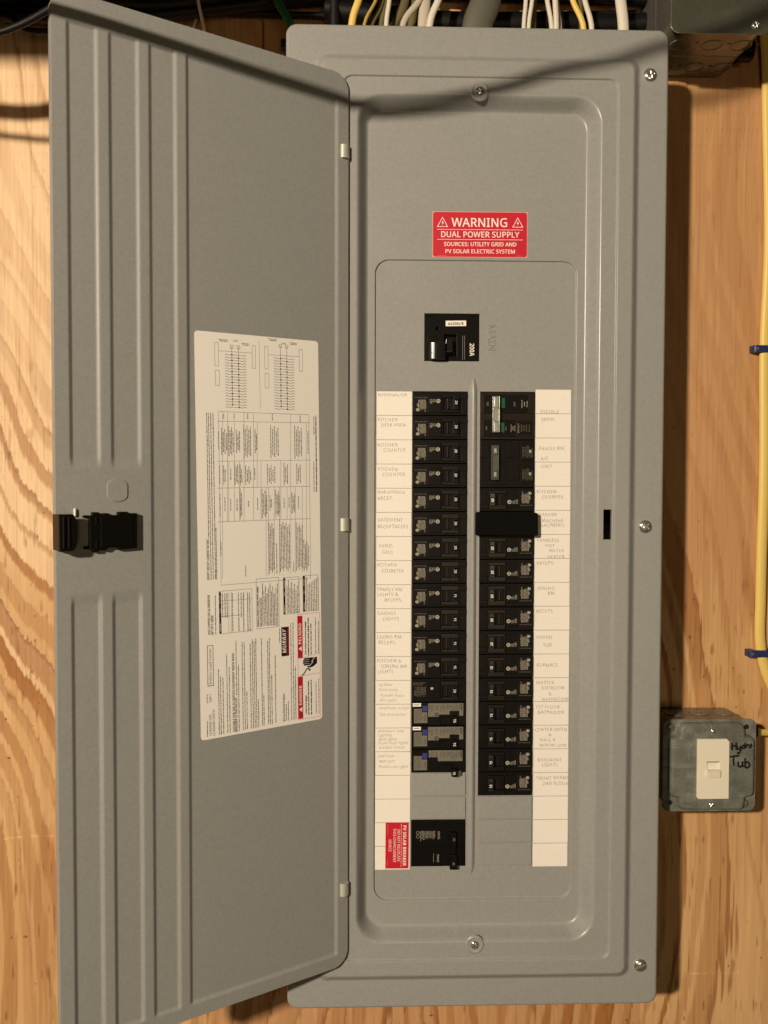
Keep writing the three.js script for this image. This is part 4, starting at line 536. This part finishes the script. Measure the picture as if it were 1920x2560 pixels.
// main breaker
{
  const t = thing('main_breaker', 'large black main breaker marked 200A with white serial sticker', 'circuit breaker', [(MAIN[0] + MAIN[1]) / 2, (MAIN[2] + MAIN[3]) / 2, ZP + 0.0005]);
  const w = (MAIN[1] - MAIN[0]) / 2, h = (MAIN[3] - MAIN[2]) / 2, X = v => v / 1000 - w, Y = v => h - v / 1000, b = (x0, x1, y0, y1, z0, z1, r = 0.5) => rbox(X(x0), X(x1), Y(y1), Y(y0), z0 / 1000, z1 / 1000, r / 1000);
  const face = rrShape(X(0.3), X(57.5), Y(49.4), Y(0.3), 0.0006); face.holes.push(hole(X(21), X(34), Y(45), Y(22))); const pin = new THREE.Path(); pin.absarc(X(13.5), Y(15.8), 0.0016, 0, Math.PI * 2, true); face.holes.push(pin);
  mesh('case', merge([extr(face, -0.006, -0.0006, 0.0004), b(0.3, 57.5, 0.3, 49.4, -45, -8), b(0.6, 10, 2.2, 3.6, -1, 0.4, 0.3), b(44, 57, 2.2, 3.6, -1, 0.4, 0.3), b(3.5, 13, 23, 31, -1, 0.2, 0.3)]), M.black, t);
  mesh('groove_highlight', b(40.0, 40.7, 23, 48.4, -1, 0.15, 0.2), std(lin(0.12, 0.115, 0.1), 0.4), t); mesh('groove_highlight', b(42.0, 42.7, 23, 48.4, -1, 0.15, 0.2), std(lin(0.12, 0.115, 0.1), 0.4), t);  // lighter strips paint the highlights along two grooves
  const s = new THREE.Shape(); s.moveTo(X(5.6), -0.002); s.lineTo(X(6), 0.0072); s.quadraticCurveTo(X(13), 0.0104, X(20.6), 0.0076); s.lineTo(X(21.4), -0.002); s.closePath();
  const hg = new THREE.ExtrudeGeometry(s, { depth: 0.0165, bevelEnabled: true, bevelThickness: 0.0006, bevelSize: 0.0006, bevelSegments: 3, curveSegments: 10 }); hg.rotateX(Math.PI / 2); hg.translate(0, Y(31.6), 0);
  mesh('handle', merge([hg, b(22, 29.6, 26, 41, -3, 3.6, 1), b(6.4, 20, 42.2, 43, 6.6, 8.8, 0.3)]), M.glossBlack, t);
  const dec = (uv, x0, x1, y0, y1, z, n) => { const m = mesh(n, slab((x1 - x0) / 1000, (y1 - y0) / 1000, 0.00012, uv), printMat, t, [X((x0 + x1) / 2), Y((y0 + y1) / 2), z / 1000]); return m; };
  dec(cells.serial, 22.4, 43.9, 7.4, 13.2, -0.55, 'serial_sticker').rotation.z = 0.02; dec(cells.amp200, 46.2, 53.2, 29.6, 45.2, -0.55, 'printed_number');
}

// ---------- switch box at the lower right ----------
{
  const X0 = 0.2158, X1 = 0.3206, Y0 = -0.3205, Y1 = -0.2172, cx = (X0 + X1) / 2, cy = (Y0 + Y1) / 2, zf = 0.054;
  const t = thing('switch_box', 'grey steel switch box with an ivory rocker and handwritten Hydro Tub', 'switch box', [cx, cy, WALL]);
  const x = v => v - cx, y = v => v - cy;
  mesh('box', extr(rrShape(x(X0 + 0.001), x(X1 - 0.001), y(Y0 + 0.001), y(Y1 - 0.001), 0.016), 0.0005, zf, 0.0008), M.galv, t);
  for (const [kx, kz] of [[-0.03, 0.026], [0, 0.024], [0.028, 0.026]]) { const k = new THREE.CylinderGeometry(0.0105, 0.0108, 0.0012, 28); k.translate(kx, y(Y1) - 0.0007, kz); mesh('knockout', k, M.galv, t); const r = new THREE.TorusGeometry(0.0108, 0.0006, 6, 28); r.rotateX(Math.PI / 2); r.translate(kx, y(Y1) - 0.0006, kz); mesh('knockout_rim', r, M.boxSteel, t); }
  // flat cover with a raised field that leaves the four corners low
  const field = (i) => { const s = new THREE.Shape(), a = x(X0) + 0.0062 + i, b = x(X1) - 0.004 - i, c = y(Y0) + 0.003 + i, d = y(Y1) - 0.003 - i, q = 0.0145, r = 0.0045;
    s.moveTo(a + q, c); s.lineTo(b - q, c); s.absarc(b - q + 0.0008, c + r * 0.6, r * 0.6, -Math.PI / 2, 0); s.lineTo(b - q + 0.0045, c + q - 0.005); s.quadraticCurveTo(b - q + 0.005, c + q, b - 0.004, c + q); s.quadraticCurveTo(b, c + q, b, c + q + 0.004);
    s.lineTo(b, d - q - 0.004); s.quadraticCurveTo(b, d - q, b - 0.004, d - q); s.quadraticCurveTo(b - q + 0.004, d - q, b - q + 0.004, d - q + 0.006); s.quadraticCurveTo(b - q + 0.004, d, b - q, d);
    s.lineTo(a + q, d); s.quadraticCurveTo(a + q - 0.005, d, a + q - 0.005, d - 0.005); s.quadraticCurveTo(a + q - 0.004, d - q, a + 0.004, d - q); s.quadraticCurveTo(a, d - q, a, d - q - 0.004);
    s.lineTo(a, c + q + 0.004); s.quadraticCurveTo(a, c + q, a + 0.004, c + q); s.quadraticCurveTo(a + q - 0.005, c + q, a + q - 0.005, c + 0.006); s.quadraticCurveTo(a + q - 0.005, c, a + q, c); return s; };
  const raised = new THREE.ExtrudeGeometry(field(0.0035), { depth: 0.001, bevelEnabled: true, bevelThickness: 0.0072, bevelSize: 0.0035, bevelSegments: 6, curveSegments: 10 }); raised.translate(0, 0, zf + 0.0010);
  const base = rrShape(x(X0), x(X1), y(Y0), y(Y1), 0.008); 
  mesh('cover_plate', planarUV(merge([extr(base, zf - 0.0006, zf + 0.0014, 0.0004), raised])), M.boxSteel, t);
  const zt = zf + 0.0092, sx0 = x(0.2508), sx1 = x(0.2864), sy0 = y(-0.3032), sy1 = y(-0.2366);
  const pl = new THREE.Shape(); pl.moveTo(sx0 + 0.0022, sy0); pl.lineTo(sx1, sy0); pl.lineTo(sx1, sy1 - 0.003); pl.lineTo(sx1 - 0.003, sy1); pl.lineTo(sx0, sy1); pl.lineTo(sx0, sy0 + 0.0022); pl.closePath(); pl.holes.push(hole(x(0.2618), x(0.2758), y(-0.2788), y(-0.2616)));
  mesh('rocker_switch', extr(pl, zt - 0.001, zt + 0.0022, 0.0004), M.ivory, t);
  { const s = new THREE.Shape(); s.moveTo(y(-0.2786), 0); s.lineTo(y(-0.2786), 0.0052); s.lineTo(y(-0.2713), 0.0062); s.lineTo(y(-0.2705), 0.0016); s.lineTo(y(-0.2618), 0.0004); s.lineTo(y(-0.2618), 0); s.closePath(); const g = new THREE.ExtrudeGeometry(s, { depth: 0.0136, bevelEnabled: true, bevelThickness: 0.0002, bevelSize: 0.0002, bevelSegments: 1 }); g.applyMatrix4(new THREE.Matrix4().makeBasis(new THREE.Vector3(0, 1, 0), new THREE.Vector3(0, 0, 1), new THREE.Vector3(1, 0, 0))); g.translate(x(0.2620), 0, zt - 0.0008); mesh('toggle', g, M.ivory, t); }
  screw(t, SC.small, x(0.269), y(-0.2288), zt - 0.0002, 0.3); screw(t, SC.small, x(0.2679), y(-0.3105), zt - 0.0002, 0.9);
  screw(t, SC.mid, x(0.2244), y(-0.2259), zf + 0.0013, 0.4, M.galv); screw(t, SC.mid, x(0.3085), y(-0.312), zf + 0.0013, 0.8, M.galv);
  for (const [hx, hy] of [[0.3093, -0.2258], [0.2245, -0.3104]]) { const c = new THREE.CylinderGeometry(0.0027, 0.0027, 0.0006, 20); c.rotateX(Math.PI / 2); c.translate(x(hx), y(hy), zf + 0.0014); mesh('screw_hole', c, M.ink, t); }
  // felt-pen lettering, stroke by stroke
  const stroke = (pts) => tube(pts.map(([a, b]) => [x(a), y(b), zt + 0.0001]), 0.0021, 0.0004, 6, 18);
  const S = (x0, y0, w, h, arr) => arr.map(st => stroke(st.map(([a, b]) => [x0 + a * w, y0 - b * h])));
  const ink = [...S(0.2898, -0.2412, 0.006, 0.0085, [[[0.05, 0], [0, 0.5], [0.1, 1]], [[0, 0.55], [0.4, 0.42], [0.8, 0.4]], [[0.85, 0.02], [0.8, 0.5], [0.85, 0.95]]]), ...S(0.2958, -0.2450, 0.0045, 0.0085, [[[0, 0], [0.2, 0.45], [0.7, 0.4], [0.9, 0]], [[0.9, 0], [0.8, 0.7], [0.35, 1], [0.05, 0.8]]]), ...S(0.3006, -0.2412, 0.0045, 0.0065, [[[0.9, 0], [0.85, 0.5], [0.9, 1]], [[0.85, 0.6], [0.35, 0.5], [0.1, 0.85], [0.5, 1], [0.85, 0.8]]]), ...S(0.3056, -0.2430, 0.0026, 0.0045, [[[0, 0.2], [0.1, 1]], [[0.1, 0.5], [0.5, 0.1], [1, 0.2]]]), ...S(0.3088, -0.2432, 0.0036, 0.004, [[[0.4, 0.1], [0, 0.5], [0.4, 0.95], [0.9, 0.5], [0.5, 0.08], [1, 0]]]),
    ...S(0.2868, -0.2558, 0.0115, 0.011, [[[0, 0.12], [0.5, 0.06], [1, 0]], [[0.46, 0.08], [0.44, 0.55], [0.5, 1]]]), ...S(0.2972, -0.2622, 0.0052, 0.0062, [[[0, 0], [0.05, 0.8], [0.5, 1], [0.9, 0.6], [0.95, 0]], [[0.95, 0], [0.95, 0.6], [1.1, 1]]]), ...S(0.3042, -0.2585, 0.0058, 0.0108, [[[0.12, 0], [0.1, 0.5], [0.15, 1]], [[0.12, 0.55], [0.6, 0.4], [1, 0.65], [0.7, 1], [0.15, 0.95]]])];
  mesh('pen_lettering', merge(ink), M.ink, t).userData.label = 'black handwritten words Hydro Tub';
  const con = new THREE.CylinderGeometry(0.0095, 0.0095, 0.011, 24); con.rotateZ(Math.PI / 2); con.translate(x(X1) + 0.005, y(-0.238), 0.028); mesh('cable_connector', con, M.blackDull, t);
}
// ---------- junction boxes at the upper right ----------
{
  const X0 = 0.1985, X1 = 0.300, Y0 = 0.5075, Y1 = 0.609, cx = (X0 + X1) / 2, cy = (Y0 + Y1) / 2;
  const t = thing('junction_box', 'dull galvanised steel junction box with blank cover and extension ring above the panel corner', 'junction box', [cx, cy, WALL]);
  const w = (X1 - X0) / 2, h = (Y1 - Y0) / 2, sh = (i, r) => rrShape(-w + i, w - i, -h + i, h - i, r);
  mesh('box', extr(sh(0.0008, 0.016), 0.0005, 0.0508, 0.0008), M.galv, t); mesh('extension_ring', extr(sh(0.0004, 0.016), 0.0522, 0.1005, 0.0008), M.galv, t);
  mesh('cover_plate', planarUV(extr(sh(-0.001, 0.009), 0.1008, 0.1026, 0.0005)), std(lin(0.2, 0.205, 0.165), 0.5, { metalness: 0.7, roughnessMap: worn }), t);
  for (const z of [0.026, 0.076]) for (const kx of [-0.032, 0.002, 0.033]) { const k = new THREE.TorusGeometry(0.0105, 0.0007, 6, 28); k.rotateX(Math.PI / 2); k.translate(kx, -h + 0.0006, z); mesh('knockout_rim', k, M.boxSteel, t); const c = new THREE.CylinderGeometry(0.0016, 0.0016, 0.0004, 12); c.translate(kx + 0.017, -h + 0.0005, z + 0.004); mesh('screw_hole', c, M.ink, t); }
  screw(t, SC.mid, 0.286 - cx, 0.516 - cy, 0.1025, 0.3); screw(t, SC.mid, X0 + 0.013 - cx, Y1 - 0.013 - cy, 0.1025, 1);
  const c = new THREE.CylinderGeometry(0.012, 0.012, 0.016, 24); c.rotateZ(Math.PI / 2); c.translate(w + 0.006, -h + 0.018, 0.03); mesh('cable_connector', c, M.blackDull, t);
}
// ---------- cables ----------
function cable(name, pts, w, h, mat, label, cat = 'cable', group, seg = 40) { return tag(mesh(name, tube(pts, w, h, 12, seg), mat, scene), label, cat, group); }
cable('yellow_cable', [[0.330, 0.62, -0.091], [0.3415, 0.53, -0.0945], [0.344, 0.48, -0.0965], [0.3495, 0.32, -0.097], [0.3462, 0.2, -0.097], [0.3482, 0.07, -0.0975], [0.3462, -0.08, -0.097], [0.3482, -0.152, -0.097], [0.366, -0.2, -0.097], [0.42, -0.26, -0.096]], 0.0125, 0.0075, M.yellow, 'long flat yellow cable stapled down the plywood beside the panel', 'cable', null, 90);
cable('yellow_cable', [[0.327, -0.2385, -0.075], [0.336, -0.2405, -0.078], [0.35, -0.243, -0.083], [0.40, -0.25, -0.095]], 0.0075, 0.005, M.yellow, 'short yellow cable entering the side of the switch box');
for (const [y, l] of [[0.199, 'blue plastic staple over the yellow cable level with the main breaker'], [-0.153, 'blue plastic staple over the yellow cable above the switch box']]) {
  const t = thing('cable_staple', l, 'staple', [0.3455, y, WALL]); const s = new THREE.Shape(); s.moveTo(-0.0145, 0); s.lineTo(-0.0145, 0.0085); s.quadraticCurveTo(-0.0145, 0.0115, -0.011, 0.0115); s.lineTo(0.0125, 0.0115); s.quadraticCurveTo(0.016, 0.0115, 0.016, 0.0085); s.lineTo(0.016, 0); s.lineTo(0.0105, 0); s.lineTo(0.0105, 0.0098); s.lineTo(-0.0072, 0.0098); s.lineTo(-0.0072, 0); s.closePath();
  const g = new THREE.ExtrudeGeometry(s, { depth: 0.007, bevelEnabled: true, bevelThickness: 0.0004, bevelSize: 0.0003, bevelSegments: 2 }); g.rotateX(Math.PI / 2); g.translate(0, 0.0035, 0.0005); mesh('clamp', g, M.staple, t);
  const n = new THREE.CylinderGeometry(0.0018, 0.0018, 0.0012, 12); n.rotateX(Math.PI / 2); n.translate(-0.0108, 0, 0.0122); mesh('nail', n, M.zinc, t);
}
const feed = 'cables entering the top of the panel';
const into = (name, xb, xt, w, h, mat, label, z = -0.05, top = 0.78, wob = 0) => { const d = xt - xb; return cable(name, [[xb - d * 0.35, 0.48, z - 0.004], [xb, 0.5365, z], [xt, 0.562, z], [xt + d * 0.5 + wob, 0.61, z - 0.01], [xt + d * 1.2 + wob * 2, 0.68, z - 0.025], [xt + d * 1.4 + wob * 3, top, z - 0.03]], w, h, mat, label, 'cable', feed, 30); };
into('yellow_cable', -0.1292, -0.1215, 0.0078, 0.006, M.yellow, 'bright yellow cable entering the panel top next to the black upright cable', -0.045);
into('yellow_cable', -0.1159, -0.1036, 0.0038, 0.004, M.yellowOld, 'thin dull yellow cable entering the panel top');
into('olive_cable', -0.1095, -0.0976, 0.0055, 0.005, M.olive, 'dark olive cable entering the panel top beside the thin yellow cable', -0.06);
into('olive_cable', -0.0984, -0.0933, 0.0065, 0.005, M.olive, 'dark olive cable entering the panel top behind the round white cable', -0.062);
into('white_cable', -0.0928, -0.0894, 0.0052, 0.005, M.white, 'round white cable entering the panel top in front of olive ones', -0.048);
into('olive_cable', -0.0855, -0.0735, 0.0095, 0.006, M.olive, 'wide olive cable bending away over the panel top', -0.064);
into('olive_cable', -0.066, -0.062, 0.009, 0.006, M.olive, 'olive cable behind the slanting white cable', -0.07);
into('white_cable', -0.0743, -0.0565, 0.0068, 0.005, M.whiteOld, 'grubby white cable slanting into the panel top', -0.047);
into('white_cable', -0.0533, -0.0512, 0.0118, 0.006, M.whiteOld, 'wide grubby white cable entering the panel top', -0.05);
into('white_cable', -0.0460, -0.0362, 0.0076, 0.006, M.white, 'clean white cable leaning away from the wide grubby one', -0.042);
into('grey_cable', 0.0053, 0.0142, 0.033, 0.016, M.grey, 'thick dark grey service cable entering the panel top', -0.05);
into('white_cable', 0.0546, 0.0566, 0.0046, 0.005, M.white, 'white cable beside the service cable, first of three bundled', -0.046); into('white_cable', 0.0598, 0.0631, 0.0046, 0.005, M.white, 'white cable in the middle of a bundle of three', -0.044); into('white_cable', 0.0668, 0.0675, 0.006, 0.006, M.olive, 'dull cable at the back of a bundle of three', -0.056);
into('white_cable', 0.0841, 0.0795, 0.005, 0.005, M.white, 'slanting white cable, outermost of a fanned trio', -0.046); into('white_cable', 0.0889, 0.0873, 0.006, 0.005, M.white, 'white cable in the middle of a fanned trio', -0.043); into('white_cable', 0.0945, 0.0908, 0.0045, 0.005, M.whiteOld, 'grubby white cable on the far side of a fanned trio', -0.05);
into('yellow_cable', 0.1184, 0.1073, 0.0062, 0.005, M.yellow, 'yellow cable slanting into the panel top among white ones', -0.046); into('olive_cable', 0.1206, 0.119, 0.006, 0.005, M.olive, 'olive cable between a yellow and a white cable', -0.06); into('white_cable', 0.1271, 0.1199, 0.0058, 0.005, M.white, 'white cable next to the slanting yellow cable', -0.045);
into('white_cable', 0.1624, 0.1594, 0.0122, 0.009, M.white, 'thick white cable entering the panel top nearest the junction box', -0.047);
cable('green_cable', [[-0.187, 0.505, -0.052], [-0.1946, 0.5318, -0.05], [-0.2094, 0.5588, -0.05], [-0.23, 0.61, -0.06], [-0.25, 0.75, -0.08]], 0.0088, 0.0088, M.greenCable, 'green ground cable passing behind the panel corner');
cable('black_cable', [[-0.149, 0.47, -0.085], [-0.149, 0.54, -0.083], [-0.149, 0.6, -0.083], [-0.148, 0.8, -0.085]], 0.014, 0.014, M.blackCable, 'black upright cable behind the yellow cable at the panel top');
// black cables running along the top of the wall
const run = 'black cables along the top of the wall';
[[0.575, 0.574, 0.58, -0.062, 0.013], [0.566, 0.561, 0.575, -0.07, 0.014], [0.556, 0.556, 0.568, -0.078, 0.013], [0.5475, 0.552, 0.566, -0.072, 0.0125], [0.584, 0.583, 0.587, -0.075, 0.016]].forEach(([a, b, c, z, d], i) => cable('black_cable', [[-0.95, a + 0.004, z], [-0.6, a - 0.004 + 0.002 * i, z], [-0.48, a, z], [-0.40, (a + b) / 2 - 0.003, z + 0.004], [-0.34, b, z], [-0.25, c, z - 0.004], [-0.1, c + 0.012 + 0.004 * i, z - 0.012], [0.2, c + 0.02, z - 0.012]], d, d, M.blackCable, ['black cable, uppermost in front of the bundle along the wall top', 'black cable in the bundle along the wall top, over the lowest pair', 'black cable against the wood in the bundle along the wall top', 'lowest black cable of the bundle along the wall top', 'thick black cable high in the bundle along the wall top'][i], 'cable', run, 60));
cable('black_cable', [[-0.30, 0.5655, -0.09], [-0.2, 0.5655, -0.092], [-0.05, 0.5665, -0.0925], [0.1, 0.5705, -0.092], [0.19, 0.573, -0.09]], 0.007, 0.007, M.blackCable, 'thin black cable lying flat behind the white cables', 'cable', run);
[[0.5585, -0.09, 0.024], [0.598, -0.083, 0.022], [0.59, -0.072, 0.016]].forEach(([y, z, d], i) => cable('black_cable', [[-0.16, y + 0.012, z], [-0.02, y, z], [0.1, y + 0.002, z], [0.21, y + 0.006, z - 0.002], [0.30, y + 0.05, z]], d, d, M.blackCable, ['fat black cable set low in place of shaded wood behind the panel feeds', 'fat black cable high behind the panel feeds', 'black cable in front of two fatter ones behind the panel feeds'][i], 'cable', run));  // lowest fat cable covers the wood to stand in for its shade
cable('black_cable', [[-0.53, 0.55, -0.07], [-0.4966, 0.5431, -0.066], [-0.4816, 0.5301, -0.062], [-0.4596, 0.5275, -0.062], [-0.43, 0.533, -0.064], [-0.40, 0.55, -0.07]], 0.0062, 0.0062, M.blackCable, 'thin black cable hanging in a loop below the bundle', 'cable', run);
cable('white_wire', [[-0.298, 0.62, -0.058], [-0.2953, 0.5734, -0.05], [-0.293, 0.556, -0.048], [-0.2885, 0.532, -0.055], [-0.284, 0.50, -0.08]], 0.0034, 0.0034, M.white, 'thin white wire hanging in front of the black bundle', 'wire');
cable('white_wire', [[-0.302, 0.556, -0.085], [-0.3025, 0.548, -0.08], [-0.305, 0.538, -0.08], [-0.306, 0.50, -0.09]], 0.003, 0.003, M.white, 'short white wire end below the black bundle', 'wire');
{ const t = thing('cable_staple', 'small dark blue staple by the panel corner under the green cable', 'staple', [-0.2035, 0.534, WALL]); mesh('clamp', rbox(-0.0055, 0.0055, -0.005, 0.005, 0.0005, 0.0125, 0.0012), M.staple, t); const n = new THREE.CylinderGeometry(0.0016, 0.0016, 0.0012, 12); n.rotateX(Math.PI / 2); n.translate(0, 0, 0.0128); mesh('nail', n, M.zinc, t); }
// cables that hang in front of the wall, above the picture; their shadows fall on door, cover and plywood
const toLamp = (p, k) => { const v = new THREE.Vector3(...p).lerp(LAMP, k); return [v.x, v.y, v.z]; };
cable('hanging_cable', [[-0.42, 0.437, 0.19], [-0.3773, 0.4358, 0.1598], [-0.3458, 0.4361, 0.1401], [-0.2827, 0.4343, 0.1009], [-0.2159, 0.4315, 0.0593], [-0.1411, 0.4289, 0.0127], [-0.1, 0.4275, 0.004], [-0.0357, 0.4339, 0.004], [0.0328, 0.4485, 0.004], [0.0663, 0.4597, 0.004], [0.14, 0.4769, 0.004], [0.1957, 0.4943, 0], [0.2665, 0.4828, -0.103], [0.3012, 0.4924, -0.103], [0.3382, 0.5065, -0.103], [0.45, 0.56, -0.103]].map((p, i) => toLamp(p, [0.03, 0.032, 0.034, 0.042, 0.055, 0.072, 0.08, 0.092, 0.102, 0.108, 0.122, 0.13, 0.168, 0.172, 0.175, 0.18][i])), 0.0105, 0.0105, M.blackCable, 'black cable hanging across in front of the panel top, under the joists', 'cable', null, 120);
cable('hanging_cable', [[-0.75, 0.475, WALL], [-0.5241, 0.4593, WALL], [-0.4975, 0.458, WALL], [-0.4682, 0.4615, WALL], [-0.40, 0.49, WALL], [-0.34, 0.55, WALL]].map(p => toLamp(p, 0.065)), 0.017, 0.012, M.blackCable, 'thick black cable hanging in front of the plywood beside the door');
cable('hanging_cable', [[-0.75, 0.47, WALL], [-0.5244, 0.4328, WALL], [-0.4978, 0.4301, WALL], [-0.4685, 0.4283, WALL], [-0.38, 0.44, WALL], [-0.28, 0.5, WALL]].map(p => toLamp(p, 0.07)), 0.0065, 0.0065, M.blackCable, 'thin black cable hanging in front of the plywood beside the door');
// added beam out of the picture, the bulb and the added fill panel
tag(mesh('added_shade_beam', rbox(-1.2, -0.335, 0.546, 0.72, 0.24, 0.278, 0.003), M.shadeBeam, scene), 'unseen wooden beam added to shade the top of the wall', 'shadeBeam');  // added unseen beam, its end set by where the shade stops
{
  const t = thing('light_bulb', 'bare warm light bulb hanging on a cord', 'lamp', [LAMP.x, LAMP.y, LAMP.z]);
  const pr = [[0.0001, -0.034], [0.014, -0.031], [0.025, -0.02], [0.03, -0.004], [0.028, 0.012], [0.019, 0.034], [0.0135, 0.048], [0.013, 0.056]].map(p => new THREE.Vector2(...p));
  mesh('bulb', new THREE.LatheGeometry(pr, 32), std(lin(0.9, 0.88, 0.8), 0.5, { emissive: lin(1, 0.83, 0.6), emissiveIntensity: 14 }), t);
  const s = new THREE.CylinderGeometry(0.021, 0.021, 0.05, 24); s.translate(0, 0.082, 0); mesh('socket', s, M.blackDull, t); const c = new THREE.CylinderGeometry(0.003, 0.003, 0.7, 10); c.translate(0, 0.455, 0); mesh('cord', c, M.blackCable, t);
}
{
  const t = thing('added_fill_panel', 'wide dim amber panel added behind the camera as fill light', 'lamp', [FILL.position.x, FILL.position.y, FILL.position.z]); t.quaternion.copy(FILL.quaternion);  // added panel, stands in for bounce from the rest of the room
  // RectAreaLight shines along its local -z: the housing lies behind it
  mesh('housing', rbox(-0.57, 0.57, -0.37, 0.37, 0.012, 0.07, 0.01), M.ivory, t); mesh('diffuser', box(-0.55, 0.55, -0.35, 0.35, 0.004, 0.011), std(lin(0.8, 0.78, 0.7), 0.6, { emissive: lin(1, 0.68, 0.3), emissiveIntensity: 0.3 }), t);
}
renderer.render(scene, camera);
